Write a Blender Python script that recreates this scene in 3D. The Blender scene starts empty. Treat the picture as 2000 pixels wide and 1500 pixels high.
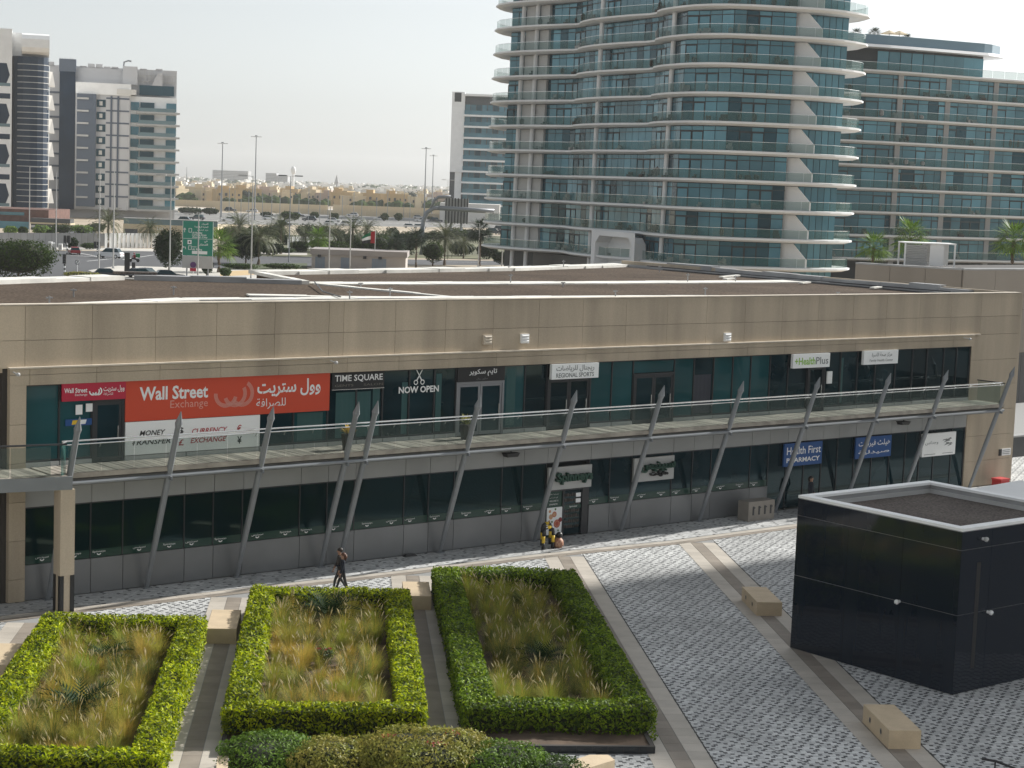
import bpy, math, random
from mathutils import Vector, Matrix
random.seed(7)
R = math.radians
S = bpy.context.scene
COL = S.collection

# ------------------------------------------------------------------ camera, world, sun, exposure
CAM_H, FPX, PITCH, ROLL = 15.5, 3550.0, math.atan(384.7/3550.0), math.atan(.0375)
_F = Vector((0, math.cos(PITCH), -math.sin(PITCH)))
_U0 = Vector((0, math.sin(PITCH), math.cos(PITCH)))
_X0 = Vector((1, 0, 0))
_Rt = _X0*math.cos(ROLL) + _U0*math.sin(ROLL)
_Up = _U0*math.cos(ROLL) - _X0*math.sin(ROLL)
cam_data = bpy.data.cameras.new('camera')
cam = bpy.data.objects.new('camera', cam_data)
COL.objects.link(cam)
S.camera = cam
cam_data.sensor_width = 36.0
cam_data.lens = FPX/2000.0*36.0
cam_data.clip_start, cam_data.clip_end = 1.0, 20000.0
cam.matrix_world = Matrix(((_Rt.x, _Up.x, -_F.x, 0), (_Rt.y, _Up.y, -_F.y, 0), (_Rt.z, _Up.z, -_F.z, CAM_H), (0, 0, 0, 1)))

HAZE = 0.00009                         # thickness of the dusty air
SUN_AZ, SUN_EL = 52.0, 31.0            # azimuth clockwise from +Y
w = bpy.data.worlds.new('World')
S.world = w
w.use_nodes = True
nt = w.node_tree
bg = nt.nodes['Background']
sky = nt.nodes.new('ShaderNodeTexSky')
sky.sky_type = 'NISHITA'
sky.sun_disc = False
sky.sun_elevation = R(SUN_EL)
sky.sun_rotation = R(SUN_AZ)
sky.altitude = 0
sky.air_density = 1.0
sky.dust_density = 1.3
sky.ozone_density = 1.5
hs = nt.nodes.new('ShaderNodeHueSaturation')
hs.inputs['Saturation'].default_value = 0.17
nt.links.new(sky.outputs[0], hs.inputs['Color'])
cool = nt.nodes.new('ShaderNodeMix')                 # the dusty air whitens and cools the sky evenly
cool.data_type = 'RGBA'
cool.blend_type = 'MULTIPLY'
cool.inputs['Factor'].default_value = 1.0
cool.inputs[7].default_value = (.962, .995, 1.012, 1)
nt.links.new(hs.outputs[0], cool.inputs[6])
nt.links.new(cool.outputs[2], bg.inputs['Color'])
bg.inputs['Strength'].default_value = 0.09
sun_data = bpy.data.lights.new('sun', 'SUN')
sun_data.energy = 4.0
sun_data.angle = R(1.3)
sun_data.color = (1.0, .975, .925)
sun = bpy.data.objects.new('sun', sun_data)
COL.objects.link(sun)
sd = Vector((math.sin(R(SUN_AZ))*math.cos(R(SUN_EL)), math.cos(R(SUN_AZ))*math.cos(R(SUN_EL)), math.sin(R(SUN_EL))))
sun.rotation_euler = sd.to_track_quat('Z', 'Y').to_euler()
sun.location = (60, 60, 120)
S.view_settings.view_transform = 'Standard'
S.view_settings.look = 'None'
S.view_settings.exposure = 0.72
S.view_settings.gamma = 1.0
S.view_settings.use_curve_mapping = False
S.render.engine = 'CYCLES'
S.cycles.use_denoising = True
S.cycles.max_bounces = 6
S.cycles.transparent_max_bounces = 12
S.cycles.volume_bounces = 1

# ------------------------------------------------------------------ where a point of the photograph lies on a level of the place
def spot(px, py, z=0.0):
    d = _F*FPX + _Rt*(px-1000) - _Up*(py-750)
    return Vector((0, 0, CAM_H)) + d*((z-CAM_H)/d.z)
def at_dist(px, py, Y):
    d = _F*FPX + _Rt*(px-1000) - _Up*(py-750)
    return Vector((0, 0, CAM_H)) + d*(Y/d.y)
def hor(px):
    return 327.5 + .0375*px
def m_per_px(Y):
    return Y/3570.0

# ------------------------------------------------------------------ materials
def mat(name, col, rough=.6, metal=0.0, spec=.5, var=0.0, vs=1.0, bump=0.0, bs=30.0, col2=None, streak=False, island=0.0, transl=0.0, fine=0.0, tint=None, piece=0.0):
    m = bpy.data.materials.new(name)
    m.use_nodes = True
    t = m.node_tree
    b = t.nodes['Principled BSDF']
    b.inputs['Base Color'].default_value = (*col, 1)
    b.inputs['Roughness'].default_value = rough
    b.inputs['Metallic'].default_value = metal
    b.inputs['Specular IOR Level'].default_value = spec
    if tint:
        b.inputs['Specular Tint'].default_value = (*tint, 1)
    geo = t.nodes.new('ShaderNodeNewGeometry')
    cur = None
    def noise(scale, detail=4.0, sc=None):
        n = t.nodes.new('ShaderNodeTexNoise')
        n.inputs['Scale'].default_value = scale
        n.inputs['Detail'].default_value = detail
        if sc:
            mp = t.nodes.new('ShaderNodeMapping')
            mp.inputs['Scale'].default_value = sc
            t.links.new(geo.outputs['Position'], mp.inputs['Vector'])
            t.links.new(mp.outputs[0], n.inputs['Vector'])
        else:
            t.links.new(geo.outputs['Position'], n.inputs['Vector'])
        return n
    def ramp_mix(fac, a, c, lo=.3, hi=.7):
        r = t.nodes.new('ShaderNodeMapRange')
        r.inputs['From Min'].default_value = lo
        r.inputs['From Max'].default_value = hi
        t.links.new(fac, r.inputs['Value'])
        x = t.nodes.new('ShaderNodeMix')
        x.data_type = 'RGBA'
        t.links.new(r.outputs[0], x.inputs['Factor'])
        for k, q in ((6, a), (7, c)):
            if hasattr(q, 'default_value'):
                t.links.new(q, x.inputs[k])
            else:
                x.inputs[k].default_value = (*q, 1)
        return x.outputs[2]
    if var > 0 or col2:
        c2 = col2 or tuple(max(0, c*(1-var)) for c in col)
        c1 = col if col2 else tuple(c*(1+var*.6) for c in col)
        n = noise(vs, 5.0, (1, 1, .12) if streak else None)
        cur = ramp_mix(n.outputs[0], c1, c2)
    if fine > 0:
        n = noise(bs*.8, 2.0)
        base = cur if cur is not None else col
        x = t.nodes.new('ShaderNodeMix')
        x.data_type = 'RGBA'
        x.blend_type = 'MULTIPLY'
        x.inputs['Factor'].default_value = 1.0
        v = ramp_mix(n.outputs[0], (1+fine*.5,)*3, (1-fine,)*3)
        t.links.new(v, x.inputs[7])
        if hasattr(base, 'default_value'):
            t.links.new(base, x.inputs[6])
        else:
            x.inputs[6].default_value = (*base, 1)
        cur = x.outputs[2]
    if island > 0:
        h = t.nodes.new('ShaderNodeHueSaturation')
        mr = t.nodes.new('ShaderNodeMapRange')
        mr.inputs['To Min'].default_value = 1-island
        mr.inputs['To Max'].default_value = 1+island
        t.links.new(geo.outputs['Random Per Island'], mr.inputs['Value'])
        t.links.new(mr.outputs[0], h.inputs['Value'])
        mr2 = t.nodes.new('ShaderNodeMapRange')
        mr2.inputs['To Min'].default_value = .5 + .035*island
        mr2.inputs['To Max'].default_value = .5 - .035*island
        t.links.new(geo.outputs['Random Per Island'], mr2.inputs['Value'])
        t.links.new(mr2.outputs[0], h.inputs['Hue'])
        if cur is not None:
            t.links.new(cur, h.inputs['Color'])
        else:
            h.inputs['Color'].default_value = (*col, 1)
        cur = h.outputs[0]
    if piece > 0:                                      # every piece a little lighter or darker than the next
        oi = t.nodes.new('ShaderNodeObjectInfo')
        mr = t.nodes.new('ShaderNodeMapRange')
        mr.inputs['To Min'].default_value = 1-piece
        mr.inputs['To Max'].default_value = 1+piece
        t.links.new(oi.outputs['Random'], mr.inputs['Value'])
        h = t.nodes.new('ShaderNodeHueSaturation')
        t.links.new(mr.outputs[0], h.inputs['Value'])
        if cur is not None:
            t.links.new(cur, h.inputs['Color'])
        else:
            h.inputs['Color'].default_value = (*col, 1)
        cur = h.outputs[0]
    if cur is not None:
        t.links.new(cur, b.inputs['Base Color'])
    if bump > 0:
        n = noise(bs, 3.0)
        bp = t.nodes.new('ShaderNodeBump')
        bp.inputs['Strength'].default_value = bump
        bp.inputs['Distance'].default_value = .02
        t.links.new(n.outputs[0], bp.inputs['Height'])
        t.links.new(bp.outputs[0], b.inputs['Normal'])
    if transl > 0:
        tr = t.nodes.new('ShaderNodeBsdfTranslucent')
        ms = t.nodes.new('ShaderNodeMixShader')
        ms.inputs[0].default_value = transl
        if cur is not None:
            t.links.new(cur, tr.inputs['Color'])
        else:
            tr.inputs['Color'].default_value = (*col, 1)
        t.links.new(b.outputs[0], ms.inputs[1])
        t.links.new(tr.outputs[0], ms.inputs[2])
        t.links.new(ms.outputs[0], t.nodes['Material Output'].inputs['Surface'])
    return m

def glass_clear(name, tint, alpha=.35, rough=.02):
    """see-through balustrade glass: tinted film over a transparent sheet, mirror-like at grazing angles"""
    m = bpy.data.materials.new(name)
    m.use_nodes = True
    t = m.node_tree
    b = t.nodes['Principled BSDF']
    b.inputs['Base Color'].default_value = (*tint, 1)
    b.inputs['Roughness'].default_value = rough
    b.inputs['Specular IOR Level'].default_value = .5
    tr = t.nodes.new('ShaderNodeBsdfTransparent')
    tr.inputs['Color'].default_value = (.93, .97, .955, 1)
    ms = t.nodes.new('ShaderNodeMixShader')
    ms.inputs[0].default_value = alpha
    t.links.new(tr.outputs[0], ms.inputs[1])
    t.links.new(b.outputs[0], ms.inputs[2])
    t.links.new(ms.outputs[0], t.nodes['Material Output'].inputs['Surface'])
    return m

M = {}
M['beige'] = mat('beige_cladding', (.47, .39, .29), .75, piece=.05, var=.24, vs=.7, streak=True, bump=.1, bs=25, fine=.08)
M['highway'] = mat('pale_asphalt', (.21, .205, .195), .85, var=.2, vs=.03)
M['beige_light'] = mat('beige_ledge', (.62, .55, .45), .7, var=.15, vs=2)
M['beige_stone'] = mat('beige_stone', (.58, .46, .31), .7, var=.10, vs=2, bump=.12, bs=60, fine=.08)
M['joint'] = mat('dark_joint', (.05, .045, .04), .9)
M['interior'] = mat('dark_interior', (.012, .016, .018), .9)
M['glass_teal'] = mat('teal_window_glass', (.012, .075, .085), .03, spec=.45, var=.3, vs=.3)
M['glass_dark'] = mat('dark_window_glass', (.004, .018, .024), .03, spec=.45, piece=.3, tint=(.6, .92, 1.0), var=.4, vs=.4)
M['glass_black'] = mat('black_window_glass', (.002, .014, .016), .03, spec=.4, tint=(.6, .95, 1.0))
M['frame_dark'] = mat('dark_frame', (.03, .032, .036), .4)
M['frame_grey'] = mat('grey_aluminium_frame', (.26, .265, .28), .4, metal=.3)
M['grey_panel'] = mat('grey_metal_panel', (.21, .215, .22), .35, piece=.05, metal=.25, var=.12, vs=.5)
M['fascia_grey'] = mat('fascia_grey_panel', (.36, .365, .36), .4, metal=.1, var=.1, vs=.5)
M['beige_shade'] = mat('shaded_beige_cladding', (.27, .235, .195), .8, var=.10, vs=.35, streak=True, fine=.06)  # the beige cladding again, darkened in colour for a block standing in shade
M['stone_box'] = mat('brown_grey_stone', (.26, .235, .205), .8, var=.12, vs=2)
M['grey_light'] = mat('pale_grey_panel', (.46, .46, .45), .5, var=.08, vs=.6)
M['steel'] = mat('grey_painted_steel', (.235, .25, .265), .38, metal=.2, var=.08, vs=1.2)
M['steel_bright'] = mat('bright_steel', (.62, .63, .63), .25, metal=.8)
M['plank'] = mat('weathered_plank', (.29, .26, .22), .85, piece=.32, var=.3, vs=1.6, bump=.2, bs=40)
M['soffit'] = mat('stained_concrete', (.20, .20, .185), .85, var=.35, vs=.9, streak=True)
M['rail_glass'] = glass_clear('rail_glass', (.13, .16, .145), .20)
M['green_glass'] = glass_clear('green_rail_glass', (.07, .17, .155), .38)
M['gravel'] = mat('brown_roof_gravel', (.098, .073, .054), .95, spec=.08, var=.25, vs=.25, bump=.8, bs=9, fine=.55)
M['gravel_dark'] = mat('grey_roof_gravel', (.150, .128, .115), .95, spec=.1, var=.2, vs=.4, bump=.8, bs=14, fine=.5)
M['membrane'] = mat('white_roof_membrane', (.74, .72, .66), .7, var=.18, vs=.5, bump=.25, bs=3, fine=.08)
M['coping_grey'] = mat('grey_coping', (.33, .33, .33), .5, var=.25, vs=.7)
M['coping_white'] = mat('white_coping', (.90, .90, .89), .5, var=.06, vs=1)
M['black_glass'] = mat('black_glass_cladding', (.005, .010, .019), .045, spec=.42, col2=(.008, .014, .024), vs=1.1, streak=True)
M['white'] = mat('white_paint', (.86, .86, .85), .55, var=.05, vs=.6)
M['white_sign'] = mat('white_sign', (.90, .91, .90), .5)
M['red'] = mat('crimson_print', (.48, .012, .045), .45)
M['orange'] = mat('orange_red_print', (.62, .065, .022), .45)
M['letter_white'] = mat('white_print', (.85, .85, .84), .5)
M['letter_pink'] = mat('pale_pink_print', (.72, .33, .27), .5)
M['letter_black'] = mat('black_print', (.015, .015, .016), .5)
M['letter_red'] = mat('red_print', (.45, .03, .04), .5)
M['letter_dim'] = mat('dim_grey_print', (.16, .15, .12), .5)
M['green_film'] = mat('dark_green_film', (.012, .05, .037), .2)
M['green_letter'] = mat('dark_green_letter', (.008, .055, .035), .5)
M['lime'] = mat('lime_print', (.25, .50, .04), .5)
M['grey_letter'] = mat('grey_print', (.22, .23, .23), .5)
M['blue'] = mat('blue_print', (.006, .07, .25), .45)
M['yellow'] = mat('yellow_paint', (.72, .48, .03), .5)
M['black'] = mat('black_paint', (.012, .012, .013), .45)
M['road_green'] = mat('green_road_sign', (.008, .23, .155), .45)
M['paver_a'] = mat('light_grey_paver', (.60, .605, .595), .6, var=.32, vs=.16, island=.12)
M['paver_b'] = mat('mid_grey_paver', (.49, .495, .49), .65, var=.32, vs=.16, island=.14)
M['paver_c'] = mat('dark_paver', (.075, .078, .081), .6, island=.2)
M['grout'] = mat('grey_grout', (.27, .27, .265), .9)
M['slab_beige'] = mat('beige_paving_slab', (.49, .445, .385), .65, piece=.08, var=.1, vs=1.5, island=.07)
M['slab_brown'] = mat('brown_paving_slab', (.27, .232, .192), .7, piece=.10, var=.15, vs=1.5, island=.08)
M['tile_black'] = mat('black_kerb_tile', (.02, .025, .03), .2, island=.3)
M['soil'] = mat('brown_soil', (.11, .075, .05), .95, var=.4, vs=1.5, bump=.5, bs=20)
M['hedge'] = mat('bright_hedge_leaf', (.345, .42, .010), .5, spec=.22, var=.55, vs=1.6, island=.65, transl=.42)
M['hedge_shaded'] = mat('shaded_hedge_leaf', (.170, .265, .014), .5, spec=.22, var=.5, vs=1.6, island=.6, transl=.4)  # dimmer copy of the hedge leaf, shade over the right bed put into its green
M['hedge_dark'] = mat('dark_hedge_leaf', (.055, .100, .020), .45, spec=.2, var=.35, vs=1.3, island=.45, transl=.3)
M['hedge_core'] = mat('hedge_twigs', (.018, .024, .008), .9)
M['shrub_leaf'] = mat('olive_shrub_leaf', (.24, .27, .05), .45, spec=.2, col2=(.34, .29, .07), vs=1.6, island=.4, transl=.35)
M['grass_green'] = mat('fountain_grass_green', (.30, .39, .055), .6, spec=.2, col2=(.40, .36, .07), vs=.7, island=.35, transl=.35)
M['grass_tan'] = mat('fountain_grass_tan', (.60, .40, .09), .6, spec=.2, col2=(.48, .38, .08), vs=.7, island=.35, transl=.35)
M['grass_dark'] = mat('dark_green_grass', (.10, .15, .035), .6, spec=.2, col2=(.19, .22, .06), vs=1.2, island=.35, transl=.3)
M['plume'] = mat('grass_plume', (.60, .52, .30), .8, island=.2, transl=.3)
M['cycad'] = mat('dark_cycad_leaf', (.022, .048, .014), .65, spec=.12, island=.35, transl=.15)
M['palm'] = mat('palm_frond', (.075, .10, .045), .5, spec=.2, col2=(.12, .125, .065), vs=.5, island=.3, transl=.2)
M['palm_dark'] = mat('dark_palm_frond', (.028, .048, .024), .5, spec=.2, island=.3, transl=.15)
M['trunk'] = mat('palm_trunk', (.15, .115, .085), .9, var=.3, vs=3)
M['tree'] = mat('tree_leaf', (.040, .070, .014), .7, spec=.06, var=.4, vs=.5, island=.4, transl=.25)
M['tree_dark'] = mat('dark_tree_leaf', (.020, .038, .012), .7, spec=.06, var=.4, vs=.5, island=.4, transl=.2)
M['asphalt'] = mat('asphalt', (.075, .077, .082), .85, var=.15, vs=.08)
M['sand'] = mat('sand_ground', (.42, .35, .26), .95, var=.25, vs=.02)
M['pavement'] = mat('pale_pavement', (.55, .52, .47), .8, var=.12, vs=.2)
M['marking'] = mat('white_marking', (.7, .7, .68), .7)
M['concrete'] = mat('tower_concrete', (.72, .725, .73), .6, var=.08, vs=.12)
M['pale_render'] = mat('pale_render', (.62, .61, .59), .8, var=.06, vs=.1)
M['concrete_grey'] = mat('tower_grey_wall', (.31, .315, .32), .7, var=.08, vs=.2)
M['t_glass_a'] = mat('tower_glass_light', (.085, .210, .270), .03, piece=.35, spec=.9, var=.3, vs=.15, tint=(.55, .90, 1.0))
M['t_glass_b'] = mat('tower_glass_dark', (.012, .042, .060), .03, spec=.6, var=.3, vs=.15, tint=(.42, .80, .92))
M['t_glass_c'] = mat('tower_glass_mid', (.055, .150, .195), .03, piece=.35, spec=.9, var=.3, vs=.15, tint=(.55, .90, 1.0))
M['block_balcony_glass'] = mat('block_balcony_glass', (.13, .20, .22), .1, piece=.15)
M['navy_glass'] = mat('navy_glass', (.012, .028, .055), .08, spec=.2, var=.3, vs=.1)
M['villa_cream'] = mat('cream_render', (.60, .50, .34), .85, var=.08, vs=.05)
M['villa_ochre'] = mat('ochre_render', (.52, .38, .20), .85, var=.08, vs=.05)
M['villa_pink'] = mat('pinkish_render', (.47, .37, .30), .85, var=.08, vs=.05)
M['villa_white'] = mat('white_render', (.70, .68, .64), .85, var=.08, vs=.05)
M['window_far'] = mat('far_window', (.06, .065, .07), .3)
M['skin'] = mat('skin', (.36, .20, .13), .6)
M['cloth_navy'] = mat('navy_cloth', (.010, .014, .024), .9)
M['cloth_brown'] = mat('brown_cloth', (.045, .038, .033), .9)
M['hair'] = mat('dark_hair', (.02, .012, .008), .6)
M['car_paint_white'] = mat('white_car_paint', (.7, .7, .7), .25)
M['car_paint_dark'] = mat('dark_car_paint', (.03, .035, .045), .25)
M['car_paint_red'] = mat('red_car_paint', (.30, .02, .025), .3)
M['terracotta'] = mat('red_brown_glaze', (.28, .07, .05), .6, col2=(.5, .33, .2), vs=14)
M['flag_green'] = mat('flag_green', (.0, .14, .05), .8)
M['poster'] = None

# ------------------------------------------------------------------ mesh and object helpers
class MB:
    def __init__(s):
        s.v, s.f, s.m = [], [], []
    def face(s, idx, mi=0):
        s.f.append(idx)
        s.m.append(mi)
    def poly(s, pts, mi=0):
        n = len(s.v)
        s.v += [tuple(p) for p in pts]
        s.face(tuple(range(n, n+len(pts))), mi)
    def box(s, x0, x1, y0, y1, z0, z1, mi=0, bottom=True):
        n = len(s.v)
        s.v += [(x0, y0, z0), (x1, y0, z0), (x1, y1, z0), (x0, y1, z0), (x0, y0, z1), (x1, y0, z1), (x1, y1, z1), (x0, y1, z1)]
        fs = [(4, 5, 6, 7), (0, 1, 5, 4), (1, 2, 6, 5), (2, 3, 7, 6), (3, 0, 4, 7)]
        if bottom:
            fs.append((3, 2, 1, 0))
        for q in fs:
            s.face(tuple(n+k for k in q), mi)
        return s
    def obox(s, c, ax, ay, az, mi=0):
        """box from a centre and three half-axis vectors"""
        c, ax, ay, az = Vector(c), Vector(ax), Vector(ay), Vector(az)
        n = len(s.v)
        for k in ((-1, -1, -1), (1, -1, -1), (1, 1, -1), (-1, 1, -1), (-1, -1, 1), (1, -1, 1), (1, 1, 1), (-1, 1, 1)):
            s.v.append(tuple(c+ax*k[0]+ay*k[1]+az*k[2]))
        for q in ((4, 5, 6, 7), (0, 1, 5, 4), (1, 2, 6, 5), (2, 3, 7, 6), (3, 0, 4, 7), (3, 2, 1, 0)):
            s.face(tuple(n+k for k in q), mi)
        return s
    def prism(s, poly, z0, z1, mi=0, cap=True, top_inset=None):
        n, k = len(s.v), len(poly)
        tp = top_inset or poly
        s.v += [(p[0], p[1], z0) for p in poly]+[(p[0], p[1], z1) for p in tp]
        for i in range(k):
            j = (i+1) % k
            s.face((n+i, n+j, n+k+j, n+k+i), mi)
        if cap:
            s.face(tuple(range(n+k, n+2*k)), mi)
            s.face(tuple(range(n+k-1, n-1, -1)), mi)
        return s
    def tube(s, pts, r, n=8, r1=None, mi=0, cap=True):
        pts = [Vector(p) for p in pts]
        rings = []
        for i, p in enumerate(pts):
            d = (pts[min(i+1, len(pts)-1)]-pts[max(i-1, 0)]).normalized()
            u = d.cross(Vector((0, 0, 1)))
            if u.length < 1e-4:
                u = Vector((1, 0, 0))
            u.normalize()
            v = u.cross(d)
            rr = r if r1 is None else r+(r1-r)*i/max(1, len(pts)-1)
            if isinstance(r, (list, tuple)):
                rr = r[i]
            b = len(s.v)
            for k in range(n):
                a = 2*math.pi*k/n
                s.v.append(tuple(p+u*(rr*math.cos(a))+v*(rr*math.sin(a))))
            rings.append(b)
        for a, b in zip(rings, rings[1:]):
            for k in range(n):
                j = (k+1) % n
                s.face((a+k, a+j, b+j, b+k), mi)
        if cap:
            s.face(tuple(rings[0]+k for k in range(n-1, -1, -1)), mi)
            s.face(tuple(rings[-1]+k for k in range(n)), mi)
        return s
    def ball(s, c, rx, ry=None, rz=None, n=10, mi=0):
        ry, rz = ry or rx, rz or rx
        b = len(s.v)
        h = n//2
        for i in range(h+1):
            t = math.pi*i/h
            for k in range(n):
                a = 2*math.pi*k/n
                s.v.append((c[0]+rx*math.sin(t)*math.cos(a), c[1]+ry*math.sin(t)*math.sin(a), c[2]+rz*math.cos(t)))
        for i in range(h):
            for k in range(n):
                j = (k+1) % n
                s.face((b+i*n+k, b+(i+1)*n+k, b+(i+1)*n+j, b+i*n+j), mi)
        return s
    def build(s, name, mats, parent=None, smooth=False):
        me = bpy.data.meshes.new(name)
        me.from_pydata(s.v, [], s.f)
        if not isinstance(mats, (list, tuple)):
            mats = [mats]
        for q in mats:
            me.materials.append(q)
        if len(mats) > 1:
            me.polygons.foreach_set('material_index', s.m)
        if smooth:
            me.polygons.foreach_set('use_smooth', [True]*len(me.polygons))
        return link(name, me, parent)

def link(name, me, parent=None):
    o = bpy.data.objects.new(name, me)
    COL.objects.link(o)
    if parent is not None:
        o.parent = parent
    return o
def tag(o, label=None, cat=None, group=None, kind=None):
    if label: o['label'] = label
    if cat: o['category'] = cat
    if group: o['group'] = group
    if kind: o['kind'] = kind
    return o
def thing(name, label, cat, loc=(0, 0, 0), rz=0.0, group=None):
    o = bpy.data.objects.new(name, None)
    o.empty_display_size = .3
    COL.objects.link(o)
    o.location = loc
    o.rotation_euler = (0, 0, rz)
    return tag(o, label, cat, group)
def dup(o, parent=None, **kw):
    c = o.copy()
    COL.objects.link(c)
    if parent is not None:
        c.parent = parent
    for ch in list(o.children):
        dup(ch, c)
    if 'loc' in kw: c.location = kw['loc']
    if 'rz' in kw: c.rotation_euler = (0, 0, kw['rz'])
    if 'sc' in kw:
        k = kw['sc']
        c.scale = k if isinstance(k, (tuple, list)) else (k, k, k)
    if kw.get('label'): c['label'] = kw['label']
    if kw.get('group'): c['group'] = kw['group']
    return c
def once(proto, used):
    """the first use moves the prototype itself, later uses copy it"""
    if used:
        return False
    used.append(1)
    return True

FORMS = {}
_b = 'ا FE8D ب FE8F ت FE95 ث FE99 ج FE9D ح FEA1 د FEA9 ر FEAD ز FEAF س FEB1 ص FEB9 ض FEBD ط FEC1 ع FEC9 ف FED1 ك FED9 ل FEDD م FEE1 ن FEE5 ه FEE9 و FEED ي FEF1 ة FE93 ى FEEF أ FE83'.split()
for _i in range(0, len(_b), 2):
    _c = int(_b[_i+1], 16)
    FORMS[_b[_i]] = (_c, _c+1, None, None) if _b[_i] in 'ادرزوةىأ' else (_c, _c+1, _c+2, _c+3)
def arabic(t):
    out = []
    for i, ch in enumerate(t):
        if ch not in FORMS:
            out.append(ch)
            continue
        f = FORMS[ch]
        pv = i > 0 and t[i-1] in FORMS and FORMS[t[i-1]][2] is not None
        nx = i+1 < len(t) and t[i+1] in FORMS and f[2] is not None
        out.append(chr(f[(3 if nx else 1) if pv else (2 if nx else 0)]))
    return ''.join(reversed(out))
_texts = {}
def text(name, body, m, parent, x0, x1, z0, z1, y=0.0, bold=0.0, shear=0.0, thick=0.0):
    """lettering fitted to a rectangle in the parent's x-z plane"""
    key = (body, bold, shear, thick)
    if key not in _texts:
        c = bpy.data.curves.new('lettering', 'FONT')
        c.body = body
        c.resolution_u = 2
        c.offset = bold
        c.shear = shear
        c.extrude = thick
        o = bpy.data.objects.new('lettering', c)
        COL.objects.link(o)
        me = bpy.data.meshes.new_from_object(o)
        bpy.data.objects.remove(o)
        _texts[key] = ([tuple(v.co) for v in me.vertices], [tuple(p.vertices) for p in me.polygons])
    vs, fs = _texts[key]
    ax, bx = min(v[0] for v in vs), max(v[0] for v in vs)
    ay, by = min(v[1] for v in vs), max(v[1] for v in vs)
    mb = MB()
    mb.v = [(x0+(v[0]-ax)/(bx-ax)*(x1-x0), y-v[2], z0+(v[1]-ay)/(by-ay)*(z1-z0)) for v in vs]
    mb.f = fs
    mb.m = [0]*len(fs)
    return mb.build(name, m, parent)
def arc_band(mb, cx, cz, r0, r1, a0, a1, y, n=14, mi=0):
    for k in range(n):
        t0, t1 = R(a0+(a1-a0)*k/n), R(a0+(a1-a0)*(k+1)/n)
        mb.poly([(cx+r0*math.cos(t0), y, cz+r0*math.sin(t0)), (cx+r1*math.cos(t0), y, cz+r1*math.sin(t0)), (cx+r1*math.cos(t1), y, cz+r1*math.sin(t1)), (cx+r0*math.cos(t1), y, cz+r0*math.sin(t1))], mi)
def rnd(a, b):
    return random.uniform(a, b)
# ================================================================== the setting
PA = math.atan(.0945)                              # the plaza grid is turned a little against the view
PU, PV = Vector((math.cos(PA), math.sin(PA), 0)), Vector((-math.sin(PA), math.cos(PA), 0))
def pz(u, v, z=0.0):
    return PU*u + PV*v + Vector((0, 0, z))
FA = Vector((-17.243, 64.281, 0))                  # left end of the shopping building's glass front
FE, FN = Vector((.77656, .63004, 0)), Vector((.63004, -.77656, 0))
FROT = math.atan2(FE.y, FE.x)
def fz(s, off, z=0.0):
    return FA + FE*s + FN*off + Vector((0, 0, z))
def s_off(p):
    q = p-FA
    return q.dot(FE), q.dot(FN)
def uv_of(p):
    return p.dot(PU), p.dot(PV)
STRIPS = [-10.35, -3.72, 3.02, 9.6, 16.0]
CURB = [(-12, 1.5), (0, 1.75), (8, 2.0), (15, 2.35), (21, 2.45), (24, 2.6), (29, 3.05), (36, 2.95), (48, 2.9), (75, 2.9)]
def curb_off(s):
    for (a, x), (b, y) in zip(CURB, CURB[1:]):
        if a <= s <= b:
            return x+(y-x)*(s-a)/(b-a)
    return 1.5
PLANTERS = [(-9.55, -4.45, 43.8, 59.9), (-2.98, 2.42, 48.0, 64.5), (3.68, 8.95, 48.5, 68.4)]

g = MB()
g.poly([(-5000, -60, -.05), (5000, -60, -.05), (5000, 4600, -.05), (-5000, 4600, -.05)])
tag(g.build('ground', M['sand']), kind='structure')
g = MB()
g.poly([pz(-26, 30, -.014), pz(70, 30, -.014), pz(70, 150, -.014), pz(-26, 150, -.014)])
plaza = tag(g.build('plaza', M['grout']), kind='structure')

pv = MB()
def paver(c, ax, ay, mi, z, sides):
    c = Vector((c.x, c.y, 0))
    n = len(pv.v)
    for sx, sy in ((-1, -1), (1, -1), (1, 1), (-1, 1)):
        q = c+ax*sx+ay*sy
        pv.v.append((q.x, q.y, z))
    pv.face((n, n+1, n+2, n+3), mi)
    if sides:
        for k in range(4):
            q = pv.v[n+k]
            pv.v.append((q[0], q[1], z-.012))
        for k in range(4):
            j = (k+1) % 4
            pv.face((n+4+k, n+4+j, n+j, n+k), mi)
def blocked(p):
    u, v = uv_of(p)
    if abs(p.x) > .292*p.y+3.5 or p.y < 43:
        return True
    s, o = s_off(p)
    if s > 58.9:
        return not (p.y < 117 and o > -16)
    if o < curb_off(s)+.82:
        return True
    for c in STRIPS:
        if abs(u-c) < .86:
            return True
    for a, b, c, d in PLANTERS:
        if a-.1 < u < b+.1 and c-.1 < v < d+.1:
            return True
    if 1 < s < 45:
        ks, ko = (p-spot(1543, 1265)).dot(FE), (p-spot(1543, 1265)).dot(FN)
        if .1 < ks < 6.9 and .1 < ko < 6.8:
            return True
    return False
OFFS = [0, .20, .29, .10, .42, .33, .05, .14]
RH = .118
for r in range(0, 640):
    v = 42.5+r*RH
    u = -19.0
    nd = u+OFFS[r % 8]
    last = None
    while u < 46:
        if u >= nd-.005:
            L, mi = .112, 2
            nd += .50
        else:
            L = min(random.choice((.17, .2, .24)), nd-u)
            if nd-u-L < .06:
                L = nd-u
            q = random.random()
            mi = 0 if q < .55 else 1
        p = pz(u+L/2, v)
        if not blocked(p):
            hw = max(.02, L/2-.004)
            paver(p, PU*hw, PV*(RH/2-.004), mi, rnd(-.002, .001), p.y < 62)
        u += L
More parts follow.
